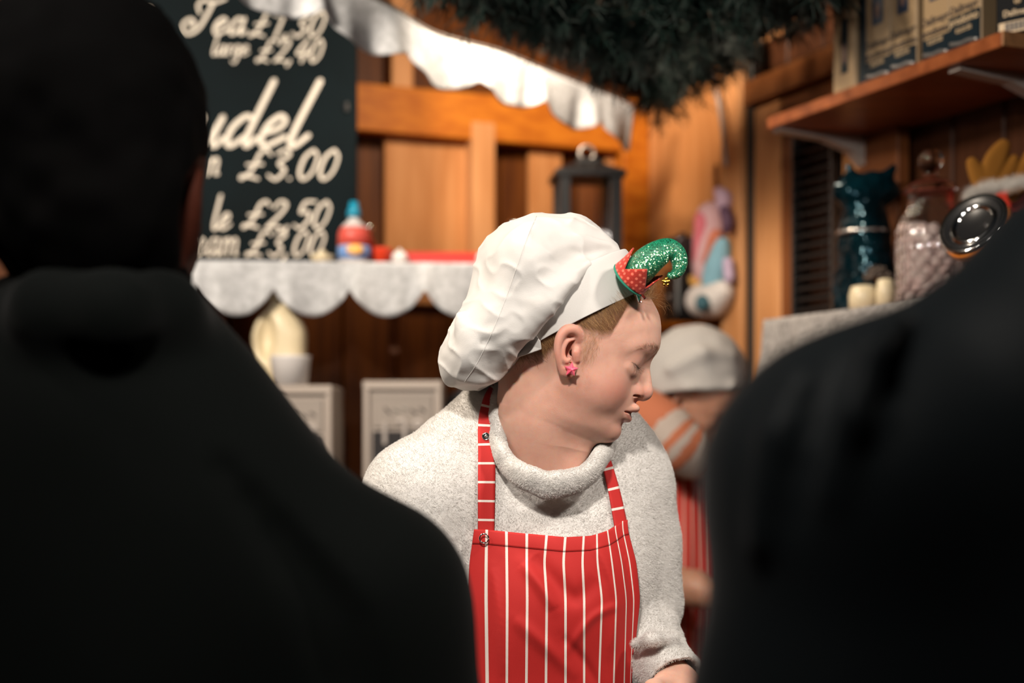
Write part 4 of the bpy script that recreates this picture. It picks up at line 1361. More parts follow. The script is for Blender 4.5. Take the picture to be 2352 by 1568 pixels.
board = thing('chalkboard', on_board(560, 597), 'black menu chalkboard with white hand lettered prices standing on the back shelf', 'chalkboard')
c0, c1 = on_board(250, 597), on_board(820, -120)
MB().box((c0 + c1) / 2 - bn * .009, bx * ((c1 - c0) @ bx) / 2, bn * .009, ZU * (c1[2] - c0[2]) / 2, .003).build('board_panel', M['chalk'], board)
G = {
    'u': (.52, [[(0, .45), (0, .14), (.1, 0), (.26, .08), (.36, .45)], [(.36, .45), (.34, .08), (.44, 0), (.52, .12)]]),
    'd': (.54, [[(.36, .38), (.2, .46), (.04, .3), (.03, .1), (.14, 0), (.34, .16)], [(.40, 1), (.36, .2), (.42, 0), (.54, .12)]]),
    'e': (.44, [[(.03, .2), (.24, .26), (.32, .38), (.2, .46), (.05, .32), (.03, .1), (.16, 0), (.44, .14)]]),
    'l': (.30, [[(.12, 1), (.06, .3), (.08, .04), (.18, 0), (.34, .16)]]),
    'a': (.50, [[(.34, .40), (.18, .46), (.04, .28), (.03, .08), (.14, 0), (.33, .2)], [(.37, .46), (.34, .08), (.42, 0), (.5, .1)]]),
    'n': (.46, [[(.03, .45), (.03, 0)], [(.03, .28), (.2, .46), (.31, .36), (.31, .04), (.42, .04)]]),
    'm': (.70, [[(.03, .45), (.03, 0)], [(.03, .28), (.17, .46), (.27, .36), (.27, 0)], [(.27, .28), (.42, .46), (.53, .36), (.53, .03), (.64, .04)]]),
    'r': (.32, [[(.04, .45), (.04, 0)], [(.04, .26), (.15, .43), (.28, .42)]]),
    'g': (.48, [[(.34, .40), (.18, .46), (.04, .28), (.03, .08), (.14, 0), (.33, .2)], [(.37, .46), (.35, -.2), (.2, -.4), (.04, -.3)]]),
    't': (.30, [[(.13, .85), (.10, .1), (.2, 0), (.3, .08)], [(-.02, .52), (.26, .55)]]),
    'k': (.42, [[(.06, 1), (.04, 0)], [(.32, .44), (.07, .2), (.22, .14), (.38, 0)]]),
    'c': (.36, [[(.3, .38), (.18, .46), (.04, .3), (.04, .1), (.16, 0), (.34, .1)]]),
    'S': (.6, [[(.55, .85), (.4, 1), (.18, .9), (.16, .66), (.42, .45), (.42, .14), (.2, 0), (0, .15)]]),
    'T': (.9, [[(.38, .62), (.25, .85), (.4, 1.0), (.7, .92), (1.05, 1.04)], [(.72, .95), (.60, .5), (.45, .14), (.2, 0), (0, .1), (-.04, .32), (.14, .44), (.3, .3), (.18, .2)]]),
    '0': (.46, [[(.2, 1), (.04, .75), (.04, .25), (.2, 0), (.36, .25), (.36, .75), (.2, 1)]]),
    '1': (.32, [[(.02, .78), (.18, 1), (.15, 0)]]),
    '2': (.48, [[(.04, .75), (.16, 1), (.36, .88), (.3, .55), (.02, .02)], [(.02, .02), (.2, .08), (.44, .02)]]),
    '3': (.46, [[(.05, .86), (.2, 1), (.36, .84), (.18, .54), (.38, .32), (.24, 0), (.02, .14)]]),
    '4': (.48, [[(.26, 1), (.02, .36), (.44, .38)], [(.34, .62), (.28, 0)]]),
    '5': (.46, [[(.4, .98), (.12, .96), (.08, .58), (.3, .6), (.38, .3), (.22, 0), (.02, .12)]]),
    ',': (.18, [[(.08, .06), (.02, -.18)]]),
    '.': (.16, [[(.05, .02), (.07, .03)]]),
    '£': (.62, [[(.56, .84), (.42, 1), (.28, .86), (.22, .3), (.04, .02), (.02, .12), (.2, .1), (.46, .02)], [(.06, .5), (.44, .52)]]),
    ' ': (.34, []),
}


def chalk(txt, x0, x1, base, unit, slant, rpx, name='lettering'):
    wd = sum(G[c][0] for c in txt) + .06 * len(txt)
    sx = (x1 - x0) / (wd * unit)
    mb = MB(); x = 0
    for c in txt:
        for st in G[c][1]:
            n_ = 8 * len(st) if len(st) > 2 else 6
            q_ = crom(np.array(st, float), n_)
            pts = [on_board(x0 + (x + a + slant * h) * unit * sx, base - h * unit, .0012) for a, h in q_]
            r_ = rpx * DB / FPX
            V_, F_ = [], []
            for i, p_ in enumerate(pts):
                t_ = pts[min(i + 1, len(pts) - 1)] - pts[max(i - 1, 0)]; t_ = t_ / (np.linalg.norm(t_) + 1e-9)
                s_ = np.cross(bn, t_)
                w_ = r_ * (1 + .25 * (t_ @ ZU < 0) * abs(t_ @ ZU))
                V_ += [p_ - s_ * w_, p_ + bn * .0006, p_ + s_ * w_]
            for i in range(len(pts) - 1):
                for k in (0, 1):
                    F_.append((i * 3 + k, i * 3 + k + 1, i * 3 + k + 4, i * 3 + k + 3))
            mb.add(V_, F_)
            for e in (pts[0], pts[-1]):
                mb.lathe(e, [(r_, 0), (0, .0005)], 10, axis=bn)
        x += G[c][0] + .06
    return mb.build(name, M['chalkline'], board)


chalk('50', 292, 345, 52, 36, .3, 1.74)
chalk('Tea', 418, 566, 78, 78, .30, 3.26)
chalk('£1,30', 572, 742, 84, 58, .30, 2.72)
chalk('large', 486, 572, 126, 46, .3, 1.96)
chalk('£2,40', 588, 738, 142, 52, .30, 2.5)
chalk('Strudel', 255, 700, 335, 150, .52, 5.4)
chalk('n', 476, 506, 402, 84, .3, 2.72)
chalk('£3.00', 550, 772, 412, 68, .28, 2.99)
chalk('le', 486, 530, 526, 78, .3, 2.72)
chalk('£2,50', 556, 754, 524, 62, .28, 2.83)
chalk('cream', 398, 552, 586, 84, .25, 2.18)
chalk('£3,00', 565, 742, 588, 58, .28, 2.61)
MB().tube([on_board(796, 236, .002), on_board(797, 256, .002)], .006, 8).build('screw_cover', M['black'], board)

# ================================================================== back shelf with its lace edging
DS = 3.06
s0, s1 = P(330, 602, DS), P(1470, 618, DS + .10)
sx_ = (s1 - s0); sx_[2] = 0; sl = np.linalg.norm(sx_); sx_ /= sl; sn = np.array([sx_[1], -sx_[0], 0])
zs = P(500, 601, DS)[2]
shelf = thing('shelf', s0 * (1, 1, 0) + ZU * zs, 'brown wooden shelf board along the back wall holding bottle, lantern and red tray', 'shelf')
mid = (s0 + s1) / 2
MB().box(np.array([mid[0], mid[1], zs - .011]) - sn * .15, sx_ * sl / 2, sn * .15, ZU * .011, .003).build('shelf_board', M['brown'], shelf)
for f in (.12, .5, .88):
    q_ = s0 + sx_ * sl * f; 
    MB().hexa([np.array([q_[0], q_[1], 0]) + sx_ * a - sn * b_ + ZU * (zs - .022 - c_) for c_ in (.16, 0) for a, b_ in ((-.012, .27), (.012, .27), (.012, .30 if c_ else .05), (-.012, .30 if c_ else .05))]).build('bracket', M['brown'], shelf)


def lace_strip(name, pts, drop, scal, nper, m, amp=.010, seed=0, depth_dir=None, droop=.55):
    """Gathered cloth hanging from the polyline pts with a scalloped lower edge."""
    L = np.concatenate([[0], np.cumsum(np.linalg.norm(np.diff(pts, axis=0), axis=1))])
    n_ = int(L[-1] / scal * nper)
    s_ = np.linspace(0, L[-1], n_)
    p_ = np.stack([np.interp(s_, L, pts[:, k]) for k in range(3)], 1)
    nh = 14
    V_ = []
    for i in range(n_):
        ph = s_[i] / scal + seed
        sc = abs(math.sin(math.pi * ph))
        dd = drop * (1 - droop + droop * sc ** .6)
        for k in range(nh):
            f = k / (nh - 1)
            wv = amp * f * (math.sin(2 * math.pi * ph * 1.0 + 1) + .5 * math.sin(2 * math.pi * ph * 2.3 + seed)) + .003 * f * math.sin(ph * 21)
            V_.append(p_[i] + depth_dir * (.004 + wv) - ZU * dd * f)
    o = obj(name, new_mesh(name, V_, grid_faces(n_, nh)), m)
    k_ = o.modifiers.new('thick', 'SOLIDIFY'); k_.thickness = .0012
    return o


lp = np.array([s0 + sn * .004, s1 + sn * .004]); lp[:, 2] = zs + .004
o = lace_strip('lace_edging', lp, .118, .163, 26, M['lace'], .014, .30, sn)
tag(o, 'scalloped white lace hanging from the front of the back shelf', 'lace trim')


def shelf_pt(px, back=.06):
    """A point on the shelf's top, back metres behind its front edge, in column px."""
    k = (px - CX) / FPX
    q_ = s0 - sn * back
    t_ = (k * q_[1] - q_[0]) / (sx_[0] - k * sx_[1])
    w_ = q_ + sx_ * t_
    return np.array([w_[0], w_[1], zs])


# squeezy bottle
pb = shelf_pt(813, .045); u = pb[1] / FPX
bt = thing('sauce_bottle', pb, 'small squeezy bottle with blue cap, red and blue label on the back shelf', 'bottle')
MB().lathe(pb, [(0, 0), (33 * u, 0), (36 * u, 4 * u), (37 * u, 50 * u), (35 * u, 78 * u), (26 * u, 94 * u), (14 * u, 104 * u), (12 * u, 112 * u), (0, 112 * u)], 28).build('body', mat('bottle_plastic', (.62, .58, .58), .25), bt, True)
MB().lathe(pb + ZU * 14 * u, [(37.4 * u, 0), (37.8 * u, 30 * u)], 28).build('label_band', mat('blue_label', (.16, .30, .62), .4), bt, True)
MB().lathe(pb + ZU * 46 * u, [(37.8 * u, 0), (36.0 * u, 30 * u), (30.5 * u, 42 * u)], 28).build('label_band', mat('red_label', (.62, .09, .07), .4), bt, True)
q_ = MB(); q_.ball(pb + np.array([6 * u, -35 * u, 34 * u]), (20 * u, 6 * u, 13 * u), 16); q_.build('label_spot', mat('orange_spot', (.80, .42, .10), .4), bt, True)
MB().lathe(pb + ZU * 112 * u, [(16 * u, 0), (16 * u, 14 * u), (13 * u, 18 * u), (10 * u, 36 * u), (0, 38 * u)], 24).build('cap', mat('blue_cap', (.01, .26, .42), .3), bt, True)
# small glass bottle beside it
pg = shelf_pt(846, .16)
gl = thing('glass_cruet', pg, 'small glass cruet with round steel stopper behind the squeezy bottle', 'bottle')
MB().lathe(pg, [(0, 0), (22 * u, 0), (24 * u, 40 * u), (20 * u, 66 * u), (8 * u, 84 * u), (8 * u, 92 * u), (0, 92 * u)], 20).build('body', mat('dark_red_glass', (.25, .02, .015), .1), gl, True)
MB().ball(pg + ZU * 104 * u, 12 * u, 14).build('stopper', M['chrome'], gl, True)
# cream dish, red beaker, small white pot, red tray
pc = shelf_pt(740, .03)
t1 = thing('cream_dish', pc, 'small cream dish with a round knob at the chalkboard foot', 'dish')
MB().lathe(pc, [(0, 0), (18 * u, 0), (25 * u, 14 * u), (27 * u, 22 * u), (24 * u, 22 * u), (0, 18 * u)], 24).build('bowl', M['cream'], t1, True)
MB().ball(pc + ZU * 24 * u, 11 * u, 14).build('knob', M['cream'], t1, True)
pr = shelf_pt(878, .04)
t2 = thing('red_beaker', pr, 'small red beaker at the left end of the red tray', 'beaker')
MB().lathe(pr, [(0, 0), (16 * u, 0), (21 * u, 40 * u), (22 * u, 42 * u), (18.5 * u, 40 * u), (15 * u, 4 * u), (0, 4 * u)], 24).build('cup', mat('orange_red_plastic', (.72, .055, .02), .4), t2, True)
for x_ in (918, 1112):
    pw = shelf_pt(x_, .035)
    t3 = thing('white_pot', pw, 'round white pot with knob ' + ('beside the red beaker' if x_ < 1000 else 'at the right end of the red tray'), 'pot', 'round white pots on the back shelf')
    MB().lathe(pw, [(0, 0), (12 * u, 0), (19 * u, 12 * u), (18 * u, 26 * u), (10 * u, 34 * u), (0, 36 * u)], 24).build('pot_body', M['whiteplastic'], t3, True)
    MB().ball(pw + ZU * 38 * u, 4 * u, 10).build('knob', M['whiteplastic'], t3, True)
ra, rb = shelf_pt(896, .105), shelf_pt(1270, .105)
tr = thing('red_tray', (ra + rb) / 2, 'long red tray lying along the back shelf', 'tray')
tv_ = (rb - ra) / 2; tl = np.linalg.norm(tv_); tvn = tv_ / tl
MB().box((ra + rb) / 2 + ZU * .005, tv_, sn * .05, ZU * .004, .002).build('tray_base', M['red'], tr)
for sgn in (-1, 1):
    MB().box((ra + rb) / 2 + sn * sgn * .048 + ZU * .0185, tv_, sn * .003, ZU * .0165, .002).build('tray_side', M['red'], tr)
    MB().box((ra + rb) / 2 + tvn * sgn * tl + ZU * .0185, tvn * .003, sn * .050, ZU * .0165, .002).build('tray_end', M['red'], tr)
# white sugar bowl with steel lid, behind the hat
pk = shelf_pt(1166, .235)
sg = thing('sugar_bowl', pk + ZU * 0, 'white bowl with domed steel lid behind the chef hat', 'bowl')
MB().lathe(pk, [(0, 0), (30 * u, 0), (40 * u, 30 * u), (44 * u, 84 * u), (46 * u, 88 * u), (0, 88 * u)], 28).build('bowl', M['whiteplastic'], sg, True)
MB().lathe(pk + ZU * 88 * u, [(40 * u, 0), (36 * u, 12 * u), (20 * u, 22 * u), (6 * u, 26 * u), (5 * u, 32 * u), (0, 32 * u)], 28).build('lid', M['chrome'], sg, True)
MB().ball(pk + ZU * 128 * u + sx_ * 14 * u, 13 * u, 14).build('lid_knob', M['chrome'], sg, True)
# lantern
pl = shelf_pt(1348, .20); u2 = pl[1] / FPX
la = thing('lantern', pl, 'black metal lantern with glass sides standing on the back shelf', 'lantern')
hw = 68 * u2
la_a = sx_ * hw; la_b = sn * hw * .9
MB().box(pl + ZU * 8 * u2, la_a * 1.12, la_b * 1.12, ZU * 8 * u2, .003).build('base', M['black'], la)
for a_, b_ in ((-1, -1), (1, -1), (1, 1), (-1, 1)):
    MB().box(pl + la_a * a_ * .86 + la_b * b_ * .86 + ZU * 118 * u2, sx_ * 13 * u2, sn * 13 * u2, ZU * 104 * u2, .002).build('corner_post', M['black'], la)
for k_ in (-1, 1):
    MB().box(pl + la_b * k_ * .84 + ZU * 118 * u2, la_a * .70, sn * .0012, ZU * 102 * u2).build('pane', M['glass'], la)
    MB().box(pl + la_a * k_ * .84 + ZU * 118 * u2, sx_ * .0012, la_b * .70, ZU * 102 * u2).build('pane', M['glass'], la)
rfV = [pl + la_a * a_ * k_ + la_b * b_ * k_ + ZU * z_ * u2 for k_, z_ in ((1.18, 220), (1.18, 232), (.40, 258), (.34, 268)) for a_, b_ in ((-1, -1), (1, -1), (1, 1), (-1, 1))]
MB().add(rfV, [(3, 2, 1, 0), (12, 13, 14, 15)] + [(L * 4 + i, L * 4 + (i + 1) % 4, L * 4 + 4 + (i + 1) % 4, L * 4 + 4 + i) for L in range(3) for i in range(4)]).build('roof', M['black'], la)
MB().tube(np.array([pl + ZU * 282 * u2 + (sx_ * math.cos(t) + ZU * math.sin(t)) * 17 * u2 for t in np.linspace(0, 2 * math.pi, 20)]), 4 * u2, 8).build('ring', M['steel'], la, True)
cdl = MB(); cdl.lathe(pl + ZU * 16 * u2, [(0, 0), (24 * u2, 0), (24 * u2, 90 * u2), (0, 88 * u2)], 20); cdl.build('candle', mat('brown_wax', (.20, .10, .05), .5), la, True)

# ================================================================== lower counter at the back: two dispensers, jug, cup
DM = 3.02
cz = 0.95
ct = thing('counter', (-.33, 3.13, 0), 'dark wooden counter under the back shelf', 'counter')
MB().box((-.33, 3.13, cz / 2 - .015), (.44, 0, 0), (0, .17, 0), (0, 0, cz / 2 - .016), .004).build('cabinet', M['wall'], ct)
MB().box((-.33, 3.12, cz - .014), (.46, 0, 0), (0, .19, 0), (0, 0, .014), .004).build('counter_top', M['shelfwood'], ct)
for x_ in (-.55, -.11):
    MB().box((x_, 2.955, .46), (.20, 0, 0), (0, .008, 0), (0, 0, .40), .004).build('cabinet_door', M['brown'], ct)
M['boxgrey'] = mat('warm_grey_metal', (.36, .31, .275), .42, metal=.2)
M['boxhead'] = mat('grey_header', (.27, .235, .21), .5)
M['screen'] = mat('dark_display', (.03, .028, .03), .25)
M['digit'] = mat('pale_print', (.42, .38, .36), .6)


def dispenser(x0, x1, ytop, d, label, digits):
    a0, a1 = P(x0, ytop, d), P(x1, ytop, d)
    zt = a0[2]; w = (a1[0] - a0[0]) / 2; cx_ = (a0[0] + a1[0]) / 2; dp = .10; u = d / FPX
    t = thing('drinks_dispenser', (cx_, d + dp, cz), label, 'dispenser', 'grey box dispensers on the back counter')
    MB().box((cx_, d + dp, (zt + cz) / 2), (w, 0, 0), (0, dp, 0), (0, 0, (zt - cz) / 2), .006).build('housing', M['boxgrey'], t)
    ins = 22 * u
    MB().box((cx_, d - .002, zt - 70 * u), (w - ins, 0, 0), (0, .003, 0), (0, 0, 38 * u), .002).build('header_plate', M['boxhead'], t)
    for s_ in (-1, 1):
        MB().box((cx_ + s_ * (w - 8 * u), d - .004, (zt + cz) / 2), (7 * u, 0, 0), (0, .006, 0), (0, 0, (zt - cz) / 2), .002).build('frame_upright', M['boxgrey'], t)
    MB().box((cx_, d - .004, zt - 11 * u), (w, 0, 0), (0, .007, 0), (0, 0, 10 * u), .002).build('frame_top', M['boxgrey'], t)
    MB().box((cx_, d - .002, zt - 116 * u - .10), (w - ins, 0, 0), (0, .003, 0), (0, 0, .10), .002).build('display_panel', M['screen'], t)
    mb = MB()
    for (x, y, pts) in digits:
        for st in pts:
            q_ = crom(np.array(st, float), 10)
            mb.tube([P(x + a, y + b, d - .0055) for a, b in q_], 5.0 * u, 6)
    mb.build('digits', M['digit'], t)
    h_ = MB()
    for k in range(5):
        x = cx_ - w * .45 + k * w * .22
        h_.tube([(x, d - .0055, zt - (62 + 4 * (k % 2)) * u), (x + w * .14, d - .0055, zt - (76 - 5 * (k % 3)) * u)], 2.2 * u, 5)
    h_.build('header_lettering', M['screen'], t)
    h_ = MB()
    h_.lathe((cx_, d - .004, cz + .10), [(.012, 0), (.012, .025), (.009, .03), (0, .03)], 14, axis=(0, -1, 0)); h_.tube([(cx_, d - .03, cz + .10), (cx_, d - .032, cz + .06)], .007, 10)
    h_.build('tap', M['chrome'], t, True)
    return zt


seven = [[(0, 0), (26, 2), (12, 52)]]
five = [[(24, 0), (4, 2), (2, 22), (20, 22), (24, 42), (4, 52)]]
deg = [[(0, 0), (10, -6), (18, 2), (10, 10), (0, 2)]]
z_l = dispenser(584, 764, 884, DM, 'grey box dispenser with white digits, milk jug standing on it', [(632, 972, seven), (668, 972, five), (704, 982, deg)])
z_r = dispenser(834, 1016, 874, DM + .05, 'grey box dispenser half hidden behind the fleece shoulder', [(884, 968, [[(0, 0), (0, 52)]]), (912, 968, [[(0, 0), (16, 0), (18, 52)]]), (950, 972, deg)])
kx = thing('black_canister', P(1064, 890, DM + .15) * (1, 1, 0) + ZU * cz, 'black canister at the right of the two grey dispensers', 'canister')
kb_ = P(1064, 895, DM + .15)
MB().lathe((kb_[0], kb_[1], cz), [(0, 0), (.040, 0), (.042, .01), (.042, kb_[2] - cz - .03), (.030, kb_[2] - cz - .008), (0, kb_[2] - cz - .006)], 24).build('can_body', M['black'], kx, True)
MB().lathe((kb_[0], kb_[1], kb_[2] - .008), [(.018, 0), (.018, .008), (0, .009)], 16).build('can_lid', M['black'], kx, True)
# milk jug with handle
u = (DM + .1) / FPX
jp = np.array([P(640, 884, DM + .105)[0], DM + .118, z_l])
jug = thing('milk_jug', jp, 'tall cream plastic milk jug with moulded handle on the left dispenser', 'jug')


def jug_sdf(p):
    q_ = p - jp.astype(np.float32)
    sc = np.array([68 * u, .045, .1], np.float32)
    d = chain(q_, [(0, 0, 40 * u), (0, 0, 120 * u)], [66 * u, 58 * u], .02)
    d = smin(d, chain(q_, [(0, 0, 120 * u), (-4 * u, 0, 190 * u)], [58 * u, 24 * u]), .02)
    d = smax(d, -q_[:, 2], .006)
    hole = chain(q_, [(-22 * u, 0, 165 * u), (-34 * u, 0, 120 * u), (-30 * u, 0, 80 * u)], [9 * u, 16 * u, 14 * u])
    flat = np.abs(q_[:, 1]) - .045
    d = smax(d, flat, .02)
    # hollow each side of the handle
    for s_ in (-1, 1):
        d = smax(d, -ell(q_, (-26 * u, s_ * .060, 115 * u), (26 * u, .048, 62 * u)), .008)
    return d


jv, jf = surfnet(jug_sdf, jp - (.09, .08, .01), jp + (.09, .08, .23), .0035)
obj('jug_body', new_mesh('jug_body', jv, jf), M['cream'], jug)
MB().lathe(jp + np.array([-4 * u, 0, 198 * u]), [(0, 0), (24 * u, 0), (24 * u, 12 * u), (0, 13 * u)], 24).build('jug_cap', M['cream'], jug, True)
cp = np.array([P(666, 884, DM + .025)[0], DM + .030, z_l])
cup = thing('paper_cup', cp, 'white paper cup in front of the cream milk jug', 'cup')
MB().lathe(cp, [(0, 0), (39 * u, 0), (45 * u, 62 * u), (46.5 * u, 66 * u), (43 * u, 66 * u), (37 * u, 6 * u), (0, 6 * u)], 28).build('cup_body', M['whiteplastic'], cup, True)

# ================================================================== right wall: shelves, packs, jars
def edge_pt(px, py, off=.26):
    t_, z_ = on_wall(*R_, px, py, off)
    return t_, z_


t_far, z_a = edge_pt(1762, 268)
t_near, z_b = edge_pt(2300, 74)
zsh = (z_a + z_b) / 2
us = thing('upper_shelf', CW + RD * (t_far + t_near) / 2 + ZU * (zsh - .02), 'red brown upper shelf board on white brackets carrying coffee packs', 'shelf')


def wbox(name, ta, tb, o0, o1, za, zb, m, parent, bev=.002, label=None):
    c = CW + RD * (ta + tb) / 2 + RNR * (o0 + o1) / 2 + ZU * (za + zb) / 2
    o = MB().box(np.zeros(3), RD * (tb - ta) / 2, RNR * (o1 - o0) / 2, ZU * (zb - za) / 2, bev).build(name, m)
    o.location = c; o.parent = parent; o.matrix_parent_inverse = pinv(parent)
    if label: tag(o, label)
    return o


wbox('shelf_board', t_far, t_near, .0, .26, zsh - .024, zsh, M['shelfwood'], us)
wbox('edge_band', t_near, t_near + .004, .002, .26, zsh - .0238, zsh - .0002, M['endgrain'], us, .001, 'pale sawn end of the shelf board')
M['bracketwhite'] = mat('white_bracket_paint', (.42, .37, .34), .5)


def bracket(t, parent, z, reach=.19):
    """Pressed steel shelf bracket: flat arm, gusset and wall leg in one piece."""
    c = CW + RD * t
    prof_ = [(0, 0), (reach, 0), (reach, -.006), (reach * .55, -.016), (.075, -.036), (.036, -.075), (.014, -.15), (0, -.155)]
    V_ = [c + RD * s_ * .014 + RNR * a_ + ZU * (z + b_) for s_ in (-1, 1) for a_, b_ in prof_]
    n_ = len(prof_)
    mb = MB().add(V_, [tuple(range(n_)), tuple(range(2 * n_ - 1, n_ - 1, -1))] + [(i, n_ + i, n_ + (i + 1) % n_, (i + 1) % n_) for i in range(n_)])
    return mb.build('bracket', M['bracketwhite'], parent)


bracket(t_far + .02, us, zsh - .024, .25)
bracket(on_wall(*R_, 2192, 150, .24)[0], us, zsh - .024, .24)

# coffee packs on the upper shelf
GOLD = mat('tan_gold_foil', (.36, .25, .14), .38)
BLACKFOIL = mat('black_foil', (.008, .009, .011), .6, spec=.08)
SILVER = mat('silver_foil_fold', (.45, .45, .44), .3, metal=.8)
NAVY = mat('navy_foil', (.009, .017, .024), .34, spec=.25)
NAVY2 = mat('dark_text_ink', (.035, .03, .035), .5)
PALE = mat('pale_gold_ink', (.62, .46, .28), .5)
BLUEP = mat('blue_picture_panel', (.025, .045, .085), .4)
SKINP = mat('picture_figure', (.22, .13, .10), .5)


def flat_text(txt, size, origin, xdir, ydir, m, parent, name='lettering', align='CENTER'):
    cu_ = bpy.data.curves.new(name, 'FONT'); cu_.body = txt; cu_.size = size; cu_.align_x = align
    cu_.extrude = .0002; cu_.offset = size * .012
    tmp = bpy.data.objects.new('tmp_text', cu_); COL.objects.link(tmp)
    dg = bpy.context.evaluated_depsgraph_get()
    me_ = bpy.data.meshes.new_from_object(tmp.evaluated_get(dg))
    bpy.data.objects.remove(tmp); bpy.data.curves.remove(cu_)
    nrm_ = np.cross(xdir, ydir)
    co_ = np.empty(len(me_.vertices) * 3, np.float32); me_.vertices.foreach_get('co', co_); co_ = co_.reshape(-1, 3)
    w_ = origin + co_[:, :1] * xdir + co_[:, 1:2] * ydir + co_[:, 2:] * nrm_
    me_.vertices.foreach_set('co', w_.astype(np.float32).ravel()); me_.update()
    return obj(name, me_, m, parent, False)


def pack(t0, t1, off, ht, label, style, yaw=0.0):
    """A vacuum brick of coffee whose front faces the stall."""
    w = (t1 - t0) / 2; dp = .030
    c = CW + RD * (t0 + t1) / 2 + RNR * (off - dp) + ZU * zsh
    ca, sa = math.cos(yaw), math.sin(yaw)
    X = RD * ca + RNR * sa; N_ = RNR * ca - RD * sa
    X = X * -1                                     # reading direction seen from the stall
    t = thing('coffee_pack', c, label, 'coffee pack', 'coffee packs on the upper shelf')
    body_m = GOLD if style != 'black' else BLACKFOIL
    b_ = MB().box(c + ZU * (ht / 2 + .001), X * w, N_ * dp, ZU * ht / 2, .004)
    b_.build('pack_body', body_m, t)
    MB().box(c + ZU * (ht + .004), X * w * .9, N_ * .006, ZU * .006, .002).build('folded_top', body_m, t)
    f = c + N_ * (dp + .0004)
    X2 = -X if (np.cross(X, ZU) @ N_) < 0 else X
    if style == 'full':
        tall = 'clearest' in label
        bh = .055 if tall else .036
        MB().box(f + ZU * (bh / 2 + .001) - N_ * .0003, X * w * .97, N_ * .0008, ZU * bh / 2).build('navy_band', NAVY, t)
        flat_text('Dallmayr', .0190, f + ZU * .060 + N_ * .0004, X2, ZU, NAVY2, t)
        flat_text('prodomo', .0185, f + ZU * .041 + N_ * .0010, X2, ZU, PALE if tall else NAVY2, t)
        for z_ in (.031, .027):
            flat_text('fine ground coffee', .0052, f + ZU * z_ + N_ * .0010, X2, ZU, PALE, t)
        MB().box(f + ZU * .125, X * w * .42, N_ * .0007, ZU * .026).build('picture_panel', BLUEP, t)
        q_ = MB(); q_.ball(f + ZU * .124 + N_ * .0004, (w * .2, .0012, .014), 12, np.stack([X, N_, ZU])); q_.build('picture_figure', SKINP, t)
        q_ = MB(); q_.tube(crom([f - X * w * .85 + ZU * .006, f - X * w * .3 + ZU * .010, f + X * w * .2 + ZU * .009, f + X * w * .85 + ZU * .013], 12), .0034, 8); q_.build('foil_crease', SILVER, t, True)
    elif style == 'plain':
        MB().box(f + ZU * .085 - X * w * .1, X * w * .30, N_ * .0007, ZU * .05).build('picture_panel', NAVY, t)
        q_ = MB(); q_.ball(f + ZU * .07 - X * w * .1 + N_ * .0004, (w * .18, .0012, .02), 12, np.stack([X, N_, ZU])); q_.build('picture_figure', SKINP, t)
    elif style == 'black':
        flat_text('Dallmayr', .0135, f + ZU * .030, X2, ZU, PALE, t)
        MB().box(f + ZU * .012 - X2 * .004, X * w * .72, N_ * .0006, ZU * .0085).build('barcode_label', PALE, t)
        for k in range(14):
            pass
        q_ = MB()
        for k in range(15):
            q_.box(f + ZU * .0125 + X2 * (-w * .5 + k * w * .065 - .002) + N_ * .0008, X * w * (.010 + .012 * (k * 7 % 3)), N_ * .0003, ZU * .0065)
        q_.build('barcode_bars', NAVY2, t)
        q_ = MB()
        cc_ = f + ZU * .052 + N_ * .0006
        q_.tube([cc_ - ZU * .006, cc_ + ZU * .006], .0011, 6); q_.tube(crom([cc_ - X2 * .005 + ZU * .002, cc_ - X2 * .004 - ZU * .004, cc_, cc_ + X2 * .004 - ZU * .004, cc_ + X2 * .005 + ZU * .002], 12), .0010, 6)
        q_.ball(cc_ + ZU * .008, .0022, 8)
        q_.build('emblem', PALE, t, True)
    return t


T = lambda px: on_wall(*R_, px, 60, .245)[0]
pack(T(1912), T(1964), .245, .215, 'tan gold coffee pack at the far end of the upper shelf', 'plain')
wbf = thing('coffee_pack', CW + RD * T(1974) + RNR * .21 + ZU * zsh, 'black sided coffee pack standing side on next to the far tan pack', 'coffee pack', 'coffee packs on the upper shelf')
wbox('pack_body', T(1966), T(1982), .17, .240, zsh + .001, zsh + .205, NAVY, wbf, .003)
wbox('folded_top', T(1970), T(1978), .175, .235, zsh + .205, zsh + .214, NAVY, wbf, .002)
pack(T(1987), T(2046), .245, .205, 'coffee pack with small blue picture, second in the row of printed fronts', 'full')
pack(T(2047), T(2106), .247, .205, 'coffee pack with blue picture left of the dark gap in the row', 'full')
pack(T(2118), T(2181), .245, .205, 'coffee pack right of the dark gap in the row', 'full')
pack(T(2182), T(2255), .248, .205, 'coffee pack with the clearest large lettering, next to the black pack', 'full')
pack(T(2266), T(2266) + .075, .228, .205, 'black coffee pack with pale lettering and barcode at the near shelf end', 'black', yaw=-.40)

# lower shelf with grey lace
tl_far, zl_a = edge_pt(1762, 738)
zl = zl_a
ls = thing('lower_shelf', CW + RD * (tl_far + .4) + ZU * (zl - .02), 'dark lower shelf board with grey lace front holding jars', 'shelf')
wbox('shelf_board', tl_far, tl_far + .95, 0, .26, zl - .024, zl, M['brown'], ls)
for tt_ in (tl_far + .03, tl_far + .6):
    bracket(tt_, ls, zl - .024, .23)
ln = np.array([CW + RD * tl_far + RNR * .264 + ZU * (zl + .003), CW + RD * (tl_far + .95) + RNR * .264 + ZU * (zl + .003)])
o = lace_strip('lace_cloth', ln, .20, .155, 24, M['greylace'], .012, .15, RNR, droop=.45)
tag(o, 'grey knitted lace cloth hanging from the lower shelf on the right', 'lace cloth')


def on_lower(px, off):
    t_ = on_wall(*R_, px, 700, off)[0]
    p_ = CW + RD * t_ + RNR * off
    return np.array([p_[0], p_[1], zl])


